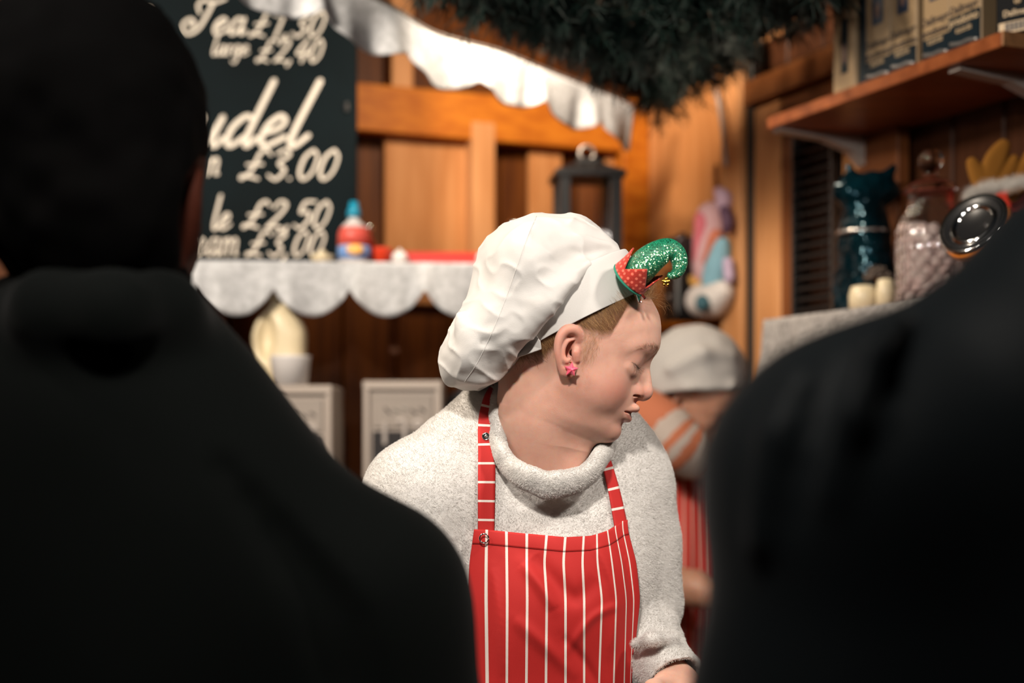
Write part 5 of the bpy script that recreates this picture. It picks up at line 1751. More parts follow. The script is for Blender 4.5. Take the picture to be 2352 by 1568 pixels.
# foil bag
fb = on_lower(1985, .13); u = fb[1] / FPX
bag = thing('foil_bag', fb, 'shiny dark teal foil bag with twisted top on the lower shelf', 'bag')
M['foil'] = mat('teal_foil', (.002, .030, .045), .14, metal=.6, noise_scale=10, col2=(.002, .007, .010))


def bag_sdf(p):
    q_ = p - fb.astype(np.float32)
    nzv = .004 * np.stack([noise(p * 40, 81), noise(p * 40, 82), noise(p * 40, 83)], 1) + .002 * np.stack([noise(p * 95, 84), noise(p * 95, 85), noise(p * 95, 86)], 1)
    q_ = q_ + nzv
    d = chain(q_, [(0, 0, .0), (-.002, 0, 190 * u), (.0, 0, 262 * u)], [98 * u, 64 * u, 44 * u], .01)
    d = smax(d, -(q_[:, 2] - .002), .01)
    d = smax(d, np.abs(q_ @ RNR.astype(np.float32)) - .045, .03)
    d = smin(d, ell(q_, (4 * u, 0, 292 * u), (76 * u, .035, 44 * u)), .015)
    d = smin(d, chain(q_, [(-20 * u, 0, 300 * u), (-34 * u, 0, 345 * u)], [22 * u, 8 * u]), .012)
    d = smin(d, chain(q_, [(36 * u, 0, 300 * u), (66 * u, 0, 348 * u)], [28 * u, 8 * u]), .012)
    return d


gv, gf = surfnet(bag_sdf, fb - (.11, .11, .005), fb + (.11, .11, .29), .0032)
obj('bag_body', new_mesh('bag_body', gv, gf), M['foil'], bag)
bandp = np.array([fb + ZU * 196 * u + (RD * math.cos(t) * 64 * u * .95 + RNR * math.sin(t) * .049) for t in np.linspace(0, 2 * math.pi, 40)])
MB().tube(bandp, 5 * u, 8).build('tie_band', mat('silver_tie', (.55, .53, .52), .25, metal=.9), bag, True)
# cream candles with a dark dried spray
for (px, off, r_, h_, lab) in ((1984, .205, 32, 62, 'short cream candle nearest the shelf edge beside the foil bag'), (2034, .190, 20, 72, 'narrow cream candle next to the ribbed jar')):
    cpt = on_lower(px, off - .02)
    cn = thing('candle', cpt, lab, 'candle', 'cream candles on the lower shelf')
    r_ *= u
    MB().lathe(cpt, [(0, 0), (r_, 0), (r_ * 1.02, h_ * u * .7), (r_ * .85, h_ * u), (r_ * .4, h_ * u * 1.05), (0, h_ * u * 1.02)], 24).build('wax', M['cream'], cn, True)
    MB().tube([cpt + ZU * h_ * u, cpt + ZU * (h_ + 8) * u + RD * .002], .0012, 6).build('wick', M['black'], cn)
sp_ = on_lower(2016, .165)
spr = thing('dried_spray', sp_, 'grey brown dried seed head spray behind the cream candles', 'dried flower')
MB().tube(crom([sp_, sp_ + ZU * 45 * u + RD * .004, sp_ + ZU * 88 * u - RD * .004], 10), .0025, 6).build('stem', M['brown'], spr, True)
rr = np.random.default_rng(5)
mb = MB()
for k in range(90):
    v = rr.normal(0, 1, 3); v /= np.linalg.norm(v); v[2] = abs(v[2]) * .9 - .25
    a_ = sp_ + ZU * 86 * u
    mb.tube([a_, a_ + v * .028 * rr.uniform(.7, 1.1)], [.0016, .0026], 5)
o = mb.build('seed_head', mat('grey_brown_seed', (.10, .075, .062), .9), spr); tag(o, kind='stuff')

# ribbed jar of marshmallows
M['jarglass'] = mat('thin_jar_glass', (.97, .985, .985), .02, trans=1, ior=1.45)
jp2 = on_lower(2138, .155); ju = jp2[1] / FPX
R0 = 77 * ju
jar = thing('ribbed_jar', jp2, 'ribbed glass jar of pale marshmallows with knobbed glass lid', 'jar')
hj = 245 * ju
MB().lathe(jp2 + ZU * .001, [(0, 0), (R0 * .92, 0), (R0, .008), (R0 * 1.01, hj * .5), (R0, hj * .70), (R0 * .90, hj * .83), (R0 * .72, hj * .93), (R0 * .66, hj * .97), (R0 * .66, hj * 1.06), (R0 * .74, hj * 1.08), (R0 * .72, hj * 1.085), (R0 * .62, hj * 1.06), (R0 * .62, hj * .96), (R0 * .85, hj * .83), (R0 * .94, hj * .70), (R0 * .95, .010), (0, .006)], 112, flute=28, fdep=.020).build('glass_body', M['jarglass'], jar, True)
MB().lathe(jp2 + ZU * (hj * 1.085), [(0, 0), (R0 * .80, 0), (R0 * .82, .006), (R0 * .62, .016), (R0 * .25, .026), (R0 * .17, .032), (R0 * .22, .040), (R0 * .34, .048), (R0 * .36, .062), (R0 * .26, .074), (0, .076)], 36).build('lid', mat('lid_glass', (.95, .97, .97), .03, trans=1, ior=1.3), jar, True)
MB().lathe(jp2 + ZU * (hj * 1.075), [(R0 * .70, 0), (R0 * .74, .003), (R0 * .70, .005)], 36).build('seal_ring', mat('dull_red_seal', (.25, .05, .03), .5), jar, True)
rr = np.random.default_rng(8)
MSH = mat('pink_white_marshmallow', (.70, .60, .57), .85, noise_scale=45, col2=(.64, .46, .44))
proto = None
k_ = 0
for lv in range(9):
    for ring_n, rad_n in ((13, .82), (8, .50), (3, .18)):
        if lv < 8 and rad_n < .7: continue
        for i in range(ring_n):
            a = 2 * math.pi * (i + .5 * (lv % 2)) / ring_n + rr.uniform(-.1, .1)
            pos = jp2 + (RD * math.cos(a) + RNR * math.sin(a)) * R0 * rad_n * .97 + ZU * (.017 + lv * .0145 + rr.uniform(-.002, .002))
            if lv == 8: pos = pos + ZU * (.012 * math.sin(a * 1.0) - .004)
            if proto is None:
                m0 = MB(); m0.lathe((0, 0, -.008), [(0, 0), (.008, 0), (.0105, .003), (.0105, .013), (.008, .016), (0, .016)], 12)
                proto = m0.build('marshmallow', MSH, None, True)
                proto.parent = jar; proto.matrix_parent_inverse = pinv(jar); o = proto
            else:
                o = proto.copy(); COL.objects.link(o)
            o.location = pos
            o.rotation_euler = (rr.uniform(-.9, .9), rr.uniform(-.9, .9), rr.uniform(0, 6))
            k_ += 1
core = MB().lathe(jp2 + ZU * .004, [(0, 0), (R0 * .70, 0), (R0 * .70, .122), (R0 * .4, .130), (0, .130)], 24).build('sugar_core', MSH, jar, True)
tag(core, kind='stuff')

# clip-top storage jar lying open towards the stall, steel lid with orange seal
lc = P(2237, 516, 2.10)
ld = thing('storage_jar', P(2290, 700, 2.12) * (1, 1, 0) + ZU * zl, 'round glass storage jar with tilted steel lid and orange band', 'jar')
jb = on_lower(2300, .16)
ju3 = 2.12 / FPX
MB().lathe(jb, [(0, 0), (.058, 0), (.066, .010), (.070, .05), (.069, .085), (.058, .115), (.046, .128), (.046, .136), (.043, .136), (.043, .126), (.055, .113), (.066, .085), (.067, .05), (.063, .010), (0, .004)], 40).build('glass_body', M['jarglass'], ld, True)
sw = MB().lathe(jb + ZU * .003, [(0, .003), (.056, .003), (.0645, .02), (.0635, .045), (.03, .052), (0, .052)], 32).build('contents', mat('amber_sweets', (.30, .13, .05), .5, noise_scale=120, col2=(.45, .22, .08)), ld, True)
tag(sw, kind='stuff')
la_n = np.array([-.55, -.80, -.02]); la_n = la_n / np.linalg.norm(la_n)
# lid seen as a slanted ellipse: its normal leans up and to the left
la_n = np.array([-.64, -.58, .50]); la_n /= np.linalg.norm(la_n)
RL = 84 * 2.10 / FPX
MB().lathe(lc - la_n * .022, [(RL * .86, 0), (RL * .985, .001), (RL * .985, .0215), (RL * .86, .0215)], 48, axis=la_n).build('seal_band', mat('orange_band', (.85, .25, .03), .4), ld, True)
MB().lathe(lc, [(RL * .96, -.001), (RL * 1.0, .002), (RL * .96, .006), (RL * .84, .005), (RL * .80, .001), (RL * .70, -.001), (RL * .64, .005), (RL * .56, .005), (RL * .50, -.001), (RL * .42, -.006), (RL * .34, -.007), (RL * .30, -.004), (0, -.004)], 48, axis=la_n).build('steel_lid', M['chrome'], ld, True)
MB().lathe(lc, [(RL * .80, -.0025), (RL * .86, .0062), (RL * .80, .0068), (RL * .72, .0005)], 48, axis=la_n).build('lid_gasket', M['black'], ld, True)
MB().lathe(lc, [(0, -.0025), (RL * .28, -.0030), (RL * .30, -.004)], 32, axis=la_n).build('lid_disc', M['black'], ld, True)

# antler headband with red hat and white fur behind the jars
M['antler'] = mat('ochre_felt', (.24, .095, .007), .9, bump=.3, bump_scale=700)
ah = on_lower(2330, .035)
an_ = thing('antler_headband', ah, 'ochre felt antlers with white fur trim and red cap behind the storage jar', 'headband')


def antler_sdf(p):
    d = None
    for pts, r_ in (([(2265, 470), (2268, 420), (2285, 370), (2305, 335)], [16, 20, 24, 16]), ([(2262, 440), (2245, 400), (2232, 372)], [18, 18, 11]),
                    ([(2285, 430), (2315, 395), (2330, 365)], [14, 16, 10]), ([(2330, 450), (2352, 400), (2372, 350)], [16, 20, 14]), ([(2345, 430), (2375, 405), (2400, 390)], [14, 14, 10])):
        a = crom(np.array([[*P(x, y, 2.44), r] for (x, y), r in zip(pts, r_)]), 12)
        c = chain(p, a[:, :3], a[:, 3] * 2.44 / FPX, .004)
        d = c if d is None else smin(d, c, .006)
    return smax(d, np.abs(p[:, 1] - 2.44) - .009, .008)


av_, af_ = surfnet(antler_sdf, P(2215, 490, 2.44) - (0, .05, 0), P(2420, 310, 2.44) + (0, .05, 0), .0028)
obj('antler', new_mesh('antler', av_, af_), M['antler'], an_)
hk = on_lower(2330, .035) + ZU * .20
MB().ball(hk - ZU * .03, (.075, .026, .075), 24, np.stack([RD, RNR, ZU])).build('cap_crown', M['felt_plain'], an_, True)
MB().tube([hk + ZU * .03 - RNR * .035, hk + ZU * .03 + RNR * .01], .004, 8).build('hook', M['steel'], an_)
fr_c = crom([P(2225, 450, 2.44), P(2262, 432, 2.42), P(2310, 425, 2.39), P(2360, 415, 2.36), P(2420, 420, 2.33)], 40)
fur_t = MB().tube(fr_c, .004, 10).build('fur_trim', M['fleece'], an_, True)
rr = np.random.default_rng(3)
idx = rr.integers(0, 40, 3500); v = rr.normal(0, 1, (3500, 3)); v /= np.linalg.norm(v, axis=1)[:, None]
rt = fr_c[idx] + rr.normal(0, .002, (3500, 3))
tag(strands('fur_pile', np.stack([rt, rt + v * .006, rt + v * .012 + rr.normal(0, .003, (3500, 3))], 1), .0003, M['pile'], fur_t), kind='stuff')

# pastel cloth toy bag hanging on the post
pt_, pz_ = on_wall(*R_, 1634, 560, .10)
tc_ = CW + RD * pt_ + RNR * .10 + ZU * pz_
tu = tc_[1] / FPX
toy = thing('cloth_bag', CW + RD * pt_ + RNR * .10 + ZU * on_wall(*R_, 1634, 735, .10)[1], 'pastel pink and blue cloth bag with white foot hanging on the right wall', 'bag')


def tp_(px, py, o_=.10):
    t_, z_ = on_wall(*R_, px, py, o_)
    return CW + RD * t_ + RNR * o_ + ZU * z_


def lump(name, pts, r_, m, o_=.10, k=.006):
    a = crom(np.array([[*tp_(x, y, o_), r] for (x, y), r in zip(pts, r_)]), 12)
    f_ = lambda p: chain(p, a[:, :3], a[:, 3] * tu, k) + .0010 * noise(p * 60, 91)
    lo = a[:, :3].min(0) - a[:, 3].max() * tu - .012; hi = a[:, :3].max(0) + a[:, 3].max() * tu + .012
    v_, q_ = surfnet(f_, lo, hi, .0045)
    return obj(name, new_mesh(name, v_, q_), m, toy)


lump('pouch', [(1636, 500), (1634, 560), (1632, 620)], [38, 42, 40], mat('pale_pink_cloth', (.62, .38, .40), .8), .07)
lump('patch', [(1610, 500), (1614, 520), (1606, 600)], [14, 18, 14], mat('rose_cloth', (.66, .16, .20), .8), .10)
lump('patch', [(1645, 540), (1634, 575), (1622, 600)], [14, 12, 8], mat('coral_cloth', (.60, .18, .10), .8), .105)
lump('patch', [(1660, 560), (1650, 610), (1640, 650)], [16, 28, 28], mat('sky_cloth', (.22, .42, .52), .8), .095)
lump('patch', [(1590, 640), (1604, 655), (1620, 660)], [8, 11, 9], mat('amber_cloth', (.62, .33, .08), .8), .10)
lump('patch', [(1672, 600), (1676, 640)], [10, 10], mat('lilac_cloth', (.46, .36, .50), .8), .10)
lump('foot', [(1612, 690), (1640, 690), (1662, 670)], [38, 38, 24], mat('white_cloth', (.62, .58, .56), .8), .10)
lump('spot', [(1613, 690), (1615, 700)], [12, 13], mat('teal_spot', (.03, .10, .13), .6), .142)
lump('drawstring_top', [(1650, 440), (1662, 455), (1664, 475)], [10, 17, 13], mat('lilac_ribbon', (.50, .34, .44), .7), .09)
lump('drawstring', [(1664, 482), (1672, 510), (1668, 530)], [11, 12, 7], mat('plum_ribbon', (.10, .05, .09), .7), .10)
lump('hanging_loop', [(1645, 380), (1644, 410), (1648, 436)], [4, 3, 4], M['brown'], .085)

# black coffee grinder on a small wall shelf in the corner
gp_ = tp_(1518, 742, .16)
gs = thing('corner_shelf', gp_ - ZU * .02, 'small orange wooden corner shelf under the black grinder', 'shelf')
MB().box(gp_ - ZU * .008 - RNR * .07, RD * .075, RNR * .085, ZU * .008, .002).build('shelf_board', M['beam'], gs)
MB().box(gp_ - ZU * .05 - RNR * .14, RD * .05, RNR * .010, ZU * .034, .002).build('shelf_bracket', M['beam'], gs)
gu = gp_[1] / FPX
gr_ = thing('coffee_grinder', gp_, 'black coffee grinder on the small corner shelf behind the elf clip', 'grinder')
gb = gp_ - RNR * .06
MB().box(gb + ZU * 62 * gu, RD * 36 * gu, RNR * 34 * gu, ZU * 61 * gu, .006).build('grinder_body', M['black'], gr_)
MB().lathe(gb + ZU * 124 * gu, [(22 * gu, 0), (24 * gu, 8 * gu), (38 * gu, 62 * gu), (40 * gu, 70 * gu), (30 * gu, 76 * gu), (0, 78 * gu)], 24).build('hopper', mat('smoked_hopper', (.03, .02, .02), .15), gr_, True)
MB().lathe(gb + ZU * 202 * gu, [(10 * gu, 0), (10 * gu, 8 * gu), (0, 9 * gu)], 14).build('hopper_knob', M['black'], gr_, True)
MB().lathe(gb + RNR * 34 * gu + ZU * 60 * gu, [(8 * gu, 0), (8 * gu, 6 * gu), (0, 7 * gu)], 12, axis=RNR).build('switch', M['steel'], gr_, True)

# ================================================================== lace and pine garland across the stall
lpd = crom([P(520, -120, 2.62), P(640, -92, 2.68), P(760, -45, 2.76), P(900, 22, 2.86), P(1000, 82, 2.95), P(1150, 124, 3.1), P(1250, 164, 3.22), P(1400, 222, 3.40), P(1455, 248, 3.46)], 60)
ldir = np.array([.55, -.83, 0])
o = lace_strip('lace_valance', lpd, .105, .215, 26, M['lace'], .016, .1, ldir, droop=.32)
tag(o, 'white scalloped lace slanting down under the pine garland', 'lace trim')
MB().tube(lpd + ZU * .004, .006, 8).build('curtain_wire', M['steel'], o, True)

rg = np.random.default_rng(21)
M['pine'] = hair_mat('pine_needles', (.0015, .0080, .0070), (.007, .024, .019), .5)
M['twig'] = mat('dark_twig', (.03, .02, .012), .9)


def garland(pts, n, spread, label, seed):
    c = crom(np.array([P(*p_) for p_ in pts]), 80)
    t = thing('pine_garland', c[40], label, 'garland', 'pine garlands over the stall')
    MB().tube(c, .010, 8).build('stem', M['twig'], t, True)
    r = np.random.default_rng(seed)
    tg = np.gradient(c, axis=0); tg /= np.linalg.norm(tg, axis=1)[:, None]
    # side twigs, then needles on them
    nt_ = n // 45
    ti = r.integers(0, 80, nt_); dv = r.normal(0, 1, (nt_, 3)); dv[:, 2] -= .25
    dv -= (dv * tg[ti]).sum(1)[:, None] * tg[ti] * .7
    dv /= np.linalg.norm(dv, axis=1)[:, None]
    L = spread * r.uniform(.5, 1.15, (nt_, 1))
    tw0 = c[ti]; tw1 = c[ti] + dv * L
    k = r.integers(0, nt_, n); f = r.uniform(.1, 1, (n, 1))
    root = tw0[k] + (tw1 - tw0)[k] * f
    nd = dv[k] * .8 + r.normal(0, .75, (n, 3)); nd /= np.linalg.norm(nd, axis=1)[:, None]
    ln_ = r.uniform(.022, .042, (n, 1))
    cur = np.stack([root, root + nd * ln_ * .5, root + nd * ln_ - ZU * .003], 1)
    tag(strands('needles', cur, .00115, M['pine'], t, .5), kind='stuff')
    tw = np.stack([tw0, (tw0 + tw1) / 2 - ZU * .004, tw1], 1)
    tag(strands('twigs', tw, .002, M['twig'], t, .6), kind='stuff')


garland([(800, -205, 2.5), (960, -112, 2.58), (1110, -45, 2.7), (1270, 35, 2.9), (1380, 98, 3.05), (1440, 150, 3.12)], 12000, .072, 'pine garland slanting down along the lace, leftmost of the three', 1)
garland([(1500, 188, 3.16), (1540, 150, 3.10), (1620, 90, 2.98), (1740, 15, 2.8), (1880, -60, 2.6)], 10000, .100, 'pine garland rising from the corner post towards the coffee shelf', 2)
garland([(980, -190, 2.42), (1100, -110, 2.48), (1260, -35, 2.54), (1410, 35, 2.60), (1560, 5, 2.56), (1700, -70, 2.48), (1840, -170, 2.38)], 16000, .125, 'thick pine garland swag in the middle between the two slanting garlands', 3)

# ================================================================== second worker bending at the back
D2 = 3.0
P2, Y2_ = math.radians(38), math.radians(-32)
F2 = np.array([math.cos(Y2_) * math.cos(P2), math.sin(Y2_) * math.cos(P2), -math.sin(P2)])
U2 = np.array([math.cos(Y2_) * math.sin(P2), math.sin(Y2_) * math.sin(P2), math.cos(P2)])
S2 = np.array([math.sin(Y2_), -math.cos(Y2_), 0])
H2 = P(1600, 935, D2)
R2m = np.stack([F2, S2, U2]).astype(np.float32)
helper = thing('person', P(1530, 1000, 3.1) * (1, 1, 0), 'person in a white cap and orange checked scarf bending over at the back', 'person')


def body2(p):
    d = face_sdf((p - H2.astype(np.float32)) @ R2m.T * 1000) * .001
    d = smin(d, chain(p, [H2 - F2 * .025 - U2 * .05, P(1545, 1060, 3.06), P(1530, 1130, 3.1)], [.055, .055, .06], .03), .03)
    arm = chain(p, [P(1530, 1340, 2.90), P(1600, 1352, 2.85), P(1665, 1372, 2.80)], [.042, .036, .028], .01)
    return np.minimum(d, arm)


v_, q_ = surfnet(body2, np.array([.24, 2.7, 1.05]), np.array([.62, 3.25, 1.72]), .0042)
me2 = new_mesh('body', v_, q_)
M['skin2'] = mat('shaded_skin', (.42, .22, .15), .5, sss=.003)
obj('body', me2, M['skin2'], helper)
handR = basis(P(1665, 1372, 2.80) - P(1600, 1352, 2.85), (0, -.3, 1))
hv, hf = surfnet(lambda p: hand_sdf(p, P(1672, 1376, 2.79), handR, 1), P(1672, 1376, 2.79) - .17, P(1672, 1376, 2.79) + .17, .005)
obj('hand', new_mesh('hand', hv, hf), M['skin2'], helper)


def cap2(p):
    c = P(1598, 872, D2)
    q_ = p - c.astype(np.float32)
    d = ell(q_, (0, .01, -.01), (.115, .118, .128))
    d = smin(d, chain(q_, [(-.09, -.02, -.035), (-.02, -.10, -.030), (.06, -.085, -.028), (.105, .0, -.025)], [.012, .014, .014, .012], .01), .02)
    d = smin(d, chain(q_, [(-.06, -.085, .02), (0, -.095, .05), (.06, -.07, .045)], [.008, .012, .006], .01), .02)
    d = smax(d, -(q_ @ np.array([-.02, .10, 1], np.float32) + .036), .006)
    return d + .002 * noise(p * 35, 95)


v_, q_ = surfnet(cap2, P(1598, 850, D2) - .16, P(1598, 850, D2) + .16, .005)
M['cap2'] = mat('grey_white_cotton', (.36, .345, .335), .9)
tag(obj('cap', new_mesh('cap', v_, q_), M['cap2'], helper), 'grey white cotton cap')
scp = [P(1440, 930, 3.0), P(1478, 950, 2.93), P(1520, 985, 2.88), P(1572, 1030, 2.865), P(1612, 1058, 2.90)]
sc_a = crom(np.array([[*p_, r] for p_, r in zip(scp, [.045, .052, .056, .052, .034])]), 24)


def scarf_sdf(p):
    d = chain(p, sc_a[:, :3], sc_a[:, 3], .01)
    back = chain(p, [P(1440, 930, 3.0), P(1470, 960, 3.12), P(1560, 1010, 3.16), P(1620, 1050, 3.05), P(1612, 1058, 2.92)], [.04, .045, .045, .04, .034], .02)
    return smin(d, back, .02) + .004 * noise(p * 22, 97)


v_, q_ = surfnet(scarf_sdf, np.array([.15, 2.75, 1.28]), np.array([.50, 3.3, 1.62]), .005)
ms = new_mesh('scarf', v_, q_)
seg = np.argmin(((v_[:, None, :] - sc_a[None, :, :3]) ** 2).sum(2), 1) / 23
attr(ms, 'stripe', seg)
M['scarf'] = mat('orange_check_cloth', (.62, .20, .075), .85)
nt = M['scarf'].node_tree; b = nt.nodes['Principled BSDF']
a_ = nt.nodes.new('ShaderNodeAttribute'); a_.attribute_name = 'stripe'
cr = nt.nodes.new('ShaderNodeValToRGB'); cr.color_ramp.interpolation = 'CONSTANT'
E_ = cr.color_ramp.elements
cols = [(0, (.37, .115, .055)), (.52, (.36, .30, .265)), (.62, (.37, .115, .055)), (.66, (.36, .30, .265)), (.70, (.37, .115, .055)), (.75, (.36, .30, .265)), (.90, (.37, .115, .055)), (.95, (.36, .30, .265))]
E_[0].position, E_[0].color = 0, (*cols[0][1], 1)
E_[1].position, E_[1].color = cols[1][0], (*cols[1][1], 1)
for p_, c_ in cols[2:]:
    e_ = E_.new(p_); e_.color = (*c_, 1)
nt.links.new(a_.outputs['Fac'], cr.inputs[0]); nt.links.new(cr.outputs[0], b.inputs['Base Color'])
tag(obj('scarf', ms, M['scarf'], helper), 'orange and white checked scarf')


def torso2(p):
    d = ell(p, P(1535, 1330, 3.10), (.14, .10, .30))
    d = smin(d, ell(p, P(1530, 1700, 3.12), (.15, .12, .25)), .1)
    d = smin(d, chain(p, [P(1455, 1120, 3.06), P(1600, 1130, 3.14)], [.06, .055]), .06)
    return d


def shirt2(p):
    d = smin(torso2(p), chain(p, [P(1445, 1120, 3.04), P(1468, 1330, 2.96), P(1548, 1350, 2.895)], [.058, .050, .047], .02), .02)
    return smin(d, chain(p, [P(1615, 1130, 3.15), P(1680, 1300, 3.10)], [.055, .05]), .02) + .003 * noise(p * 18, 98)


v_, q_ = surfnet(shirt2, np.array([.08, 2.75, .55]), np.array([.65, 3.32, 1.5]), .008)
M['shirt2'] = mat('pale_grey_green_jersey', (.46, .44, .36), .9)
obj('sweater', new_mesh('sweater', v_, q_), M['shirt2'], helper)
nx, ny = 40, 60
gx, gy = np.meshgrid(np.linspace(1488, 1650, nx), np.linspace(1098, 1900, ny), indexing='ij')
d_ = np.stack([(gx - CX) / FPX, np.ones_like(gx), -(gy - HY) / FPX], -1).reshape(-1, 3)
h_ = march(torso2, np.tile(np.array([0, 0, ZC]), (len(d_), 1)) + d_ * 2.7, d_, tmax=.6)[:, 1].reshape(nx, ny)
h_ = np.where(np.isnan(h_), 3.10, h_)
for _ in range(6):
    h_[1:-1] = .25 * h_[:-2] + .5 * h_[1:-1] + .25 * h_[2:]
h_ -= .014
h_ -= .004 * np.sin((gx - 1488) / 11.0) * np.clip((gy - 1100) / 200, 0, 1)
V_ = np.stack([(gx - CX) / FPX * h_, h_, ZC - (gy - HY) / FPX * h_], -1).reshape(-1, 3)
ma = new_mesh('apron', V_, grid_faces(nx, ny)); attr(ma, 'stripe', np.repeat(np.linspace(0, 162 / 20., nx), ny))
M['apron2'] = stripe_mat('red_striped_cotton_back', (.50, .018, .010), (.60, .34, .28), 1.0, .24)
o = obj('apron', ma, M['apron2'], helper)
if vnormals(ma)[:, 1].mean() > 0: ma.flip_normals()
so_ = o.modifiers.new('thick', 'SOLIDIFY'); so_.thickness = .002; so_.offset = -1
tag(o, 'red striped apron')


def legs2(p):
    d = ell(p, (.345, 3.14, .90), (.15, .12, .18))
    for s_ in (-1, 1):
        d = smin(d, chain(p, [(.345 + s_ * .08, 3.14, .85), (.345 + s_ * .09, 3.13, .5), (.345 + s_ * .09, 3.15, .1)], [.08, .06, .05], .03), .05)
    return d


v_, q_ = surfnet(legs2, (.1, 2.9, .04), (.62, 3.35, 1.0), .012)
obj('trousers', new_mesh('trousers', v_, q_), M['trousers'], helper)
for s_ in (-1, 1):
    x_ = .345 + s_ * .09
    v_, f_ = surfnet(lambda p: shoe_sdf(p, x_, 3.15), (x_ - .07, 2.92, -.01), (x_ + .07, 3.26, .13), .010)
    obj('shoe', new_mesh('shoe', v_, f_), M['black'], helper)

# ================================================================== customers in front, seen from behind
DL = 1.17
lp_ = lambda x, y, dd=0.0: P(x, y, DL + dd)
uL = DL / FPX
man = thing('person', lp_(200, 1000, .02) * (1, 1, 0), 'person in a dark coat with dark hair seen from behind at the left', 'person')


HBACK = np.stack([np.array([.14, .99, -.03]), np.array([.99, -.14, 0]), np.array([.03, .02, 1.])]).astype(np.float32)


def headL(p):
    d = face_sdf((p - lp_(238, 478, .022).astype(np.float32)) @ HBACK.T * (1000 / 1.10)) * .00110
    d = smin(d, ell(p, lp_(200, 270), (240 * uL, .100, 262 * uL)), .03)
    return smin(d, chain(p, [lp_(240, 560), lp_(260, 860)], [.062, .066]), .03)


v_, q_ = surfnet(headL, lp_(-120, 1000) - (0, .15, 0), lp_(560, -90) + (0, .17, 0), .006)
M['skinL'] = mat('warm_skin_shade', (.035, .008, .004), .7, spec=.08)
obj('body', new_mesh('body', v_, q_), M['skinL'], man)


def hairL(p):
    d = ell(p, lp_(192, 240), (265 * uL, .112, 288 * uL))
    d = smin(d, ell(p, lp_(215, 470, -.02), (240 * uL, .085, 255 * uL)), .03)
    d = smin(d, headL(p) - .004, .01)
    d = smax(d, lp_(0, 700)[2] - p[:, 2], .01)
    d = smax(d, -ell(p, lp_(478, 520, .03), (60 * uL, .075, 150 * uL)), .01)
    d = smax(d, p @ np.array([0, 1, 0], np.float32) - (DL + .055), .02)
    return d + .004 * noise(p * 45, 101)


v_, q_ = surfnet(hairL, lp_(-140, 760) - (0, .16, 0), lp_(560, -110) + (0, .16, 0), .006)
tag(obj('hair', new_mesh('hair', v_, q_), M['darkhair'], man), 'short dark hair')


def coatL(p):
    w = p + .006 * np.stack([noise(p * 8, 102), noise(p * 8, 103), noise(p * 8, 104)], 1)
    d = chain(w, [lp_(318, 950), lp_(560, 1235), lp_(800, 1405)], [212 * uL, 218 * uL, 262 * uL], .03)
    d = smin(d, chain(w, [lp_(800, 1405), lp_(905, 1900, -.02), lp_(880, 2400, .10)], [262 * uL, 240 * uL, 180 * uL], .03), .03)
    d = smin(d, chain(w, [lp_(120, 950), lp_(-200, 1260), lp_(-420, 1420)], [212 * uL, 225 * uL, 262 * uL], .03), .04)
    d = smin(d, chain(w, [lp_(-420, 1420), lp_(-520, 1900), lp_(-500, 2400, .10)], [262 * uL, 240 * uL, 180 * uL], .03), .03)
    d = smin(d, ell(w, lp_(200, 1800, .02), (.235, .150, .42)), .08)
    d = smin(d, ell(w, lp_(200, 2700, .02), (.210, .145, .35)), .10)
    col = chain(w, [lp_(40, 725, .02), lp_(120, 725, -.075), lp_(260, 728, -.09), lp_(370, 732, -.045), lp_(392, 755, .04), lp_(330, 820, .10), lp_(120, 820, .10), lp_(50, 740, .02)],
                [92 * uL] * 8, .01)
    d = smin(d, col, .02)
    for f in (0, 1, 2):
        d = smax(d, -chain(p, [lp_(520 + 60 * f, 1080 + 70 * f, -.085), lp_(700 + 50 * f, 1330 + 50 * f, -.10), lp_(760 + 40 * f, 1560 + 30 * f, -.10)], [.004, .008, .003]), .02)
    return d


v_, q_ = surfnet(coatL, np.array([-.72, .85, .42]), np.array([.10, 1.50, 1.62]), .008)
tag(obj('coat', new_mesh('coat', v_, q_), M['jacketL'], man), 'dark coat with turned up collar')


def legs_of(who, cx_, cy_, top, m):
    def f(p):
        d = None
        for s_ in (-1, 1):
            c = chain(p, [(cx_ + s_ * .09, cy_, top), (cx_ + s_ * .10, cy_ - .01, .5), (cx_ + s_ * .10, cy_ + .02, .08)], [.09, .066, .052], .03)
            d = c if d is None else smin(d, c, .03)
        return d
    v_, q_ = surfnet(f, (cx_ - .3, cy_ - .2, .03), (cx_ + .3, cy_ + .2, top + .12), .014)
    obj('trousers', new_mesh('trousers', v_, q_), m, who)
    for s_ in (-1, 1):
        x_ = cx_ + s_ * .10
        v_, q_ = surfnet(lambda p: shoe_sdf(p, x_, cy_ + .02, 0, 1.), (x_ - .07, cy_ - .1, -.01), (x_ + .07, cy_ + .26, .13), .010)
        obj('shoe', new_mesh('shoe', v_, q_), M['black'], who)


legs_of(man, lp_(200, 1000)[0], DL + .02, .62, M['trousers'])

DR = .80
rp_ = lambda x, y, dd=0.0: P(x, y, DR + dd)
uR = DR / FPX
man2 = thing('person', rp_(2560, 1000) * (1, 1, 0), 'person in a dark blue coat whose back and shoulder fill the right edge', 'person')


def headR(p):
    d = face_sdf((p - rp_(2840, 200).astype(np.float32)) @ HBACK.T * 1000) * .001
    return smin(d, chain(p, [rp_(2830, 300), rp_(2800, 900)], [.060, .07]), .03)


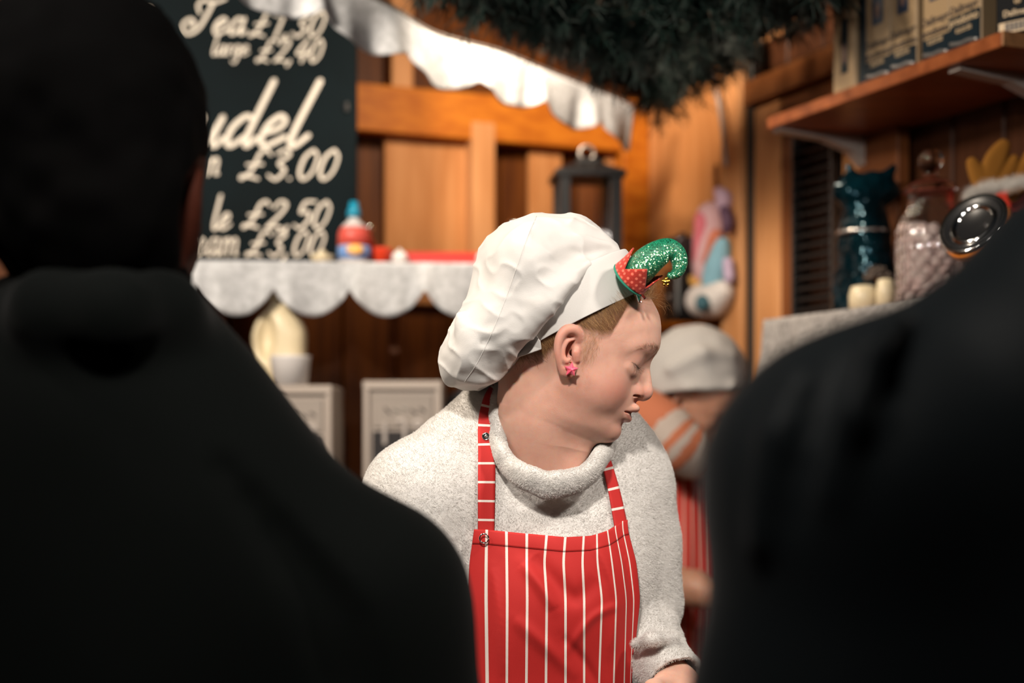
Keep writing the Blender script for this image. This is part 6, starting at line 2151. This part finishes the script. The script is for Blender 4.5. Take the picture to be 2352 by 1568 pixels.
v_, q_ = surfnet(headR, rp_(2350, 1000) - (0, .16, 0), rp_(3300, -520) + (0, .16, 0), .008)
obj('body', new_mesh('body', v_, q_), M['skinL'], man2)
hq = lambda p: smax(smin(ell(p, rp_(2836, 20, -.015), (.084, .108, .098)), ell(p, rp_(2830, 220, -.035), (.074, .07, .075)), .03), p[:, 1] - (DR + .05), .02) + .004 * noise(p * 45, 111)
v_, q_ = surfnet(hq, rp_(2350, 900) - (0, .16, 0), rp_(3300, -600) + (0, .16, 0), .008)
obj('hair', new_mesh('hair', v_, q_), M['darkhair'], man2)


def coatR(p):
    w = p + .005 * np.stack([noise(p * 9, 112), noise(p * 9, 113), noise(p * 9, 114)], 1)
    d = chain(w, [rp_(2015, 1135), rp_(2410, 905), rp_(2800, 800)], [372 * uR, 322 * uR, 300 * uR], .02)
    d = smin(d, chain(w, [rp_(2015, 1135), rp_(1965, 1700), rp_(1980, 2500, .05), rp_(2050, 3200, .12)], [372 * uR, 365 * uR, 300 * uR, 230 * uR], .03), .02)
    d = smin(d, chain(w, [rp_(3180, 920), rp_(3600, 1150), rp_(3700, 1700), rp_(3680, 2600, .05)], [320 * uR, 372 * uR, 350 * uR, 280 * uR], .03), .03)
    d = smin(d, ell(w, rp_(2800, 1900, .02), (.225, .145, .36)), .06)
    d = smin(d, ell(w, rp_(2800, 3300, .02), (.205, .145, .34)), .10)
    hood = ell(w, rp_(2600, 620, .01), (.080, .085, .060))
    d = smin(d, hood, .03)
    # shoulder seam and sleeve folds
    d = smin(d, chain(p, [rp_(2090, 700, -.045), rp_(2010, 800, -.078), rp_(1950, 960, -.088), rp_(1905, 1130, -.082)], [.003, .008, .009, .004], .005), .014)
    d = smax(d, -chain(p, [rp_(1930, 800, -.06), rp_(1860, 940, -.075), rp_(1800, 1180, -.075)], [.003, .009, .003], .005), .018)
    d = smin(d, chain(p, [rp_(1840, 860, -.05), rp_(1785, 1000, -.062), rp_(1740, 1250, -.06)], [.003, .007, .003], .005), .014)
    return d


v_, q_ = surfnet(coatR, np.array([.08, .50, .42]), np.array([.72, 1.12, 1.66]), .008)
tag(obj('coat', new_mesh('coat', v_, q_), M['jacketR'], man2), 'dark blue coat with folded sleeve')
legs_of(man2, rp_(2800, 1000)[0], DR + .02, .62, M['trousers'])
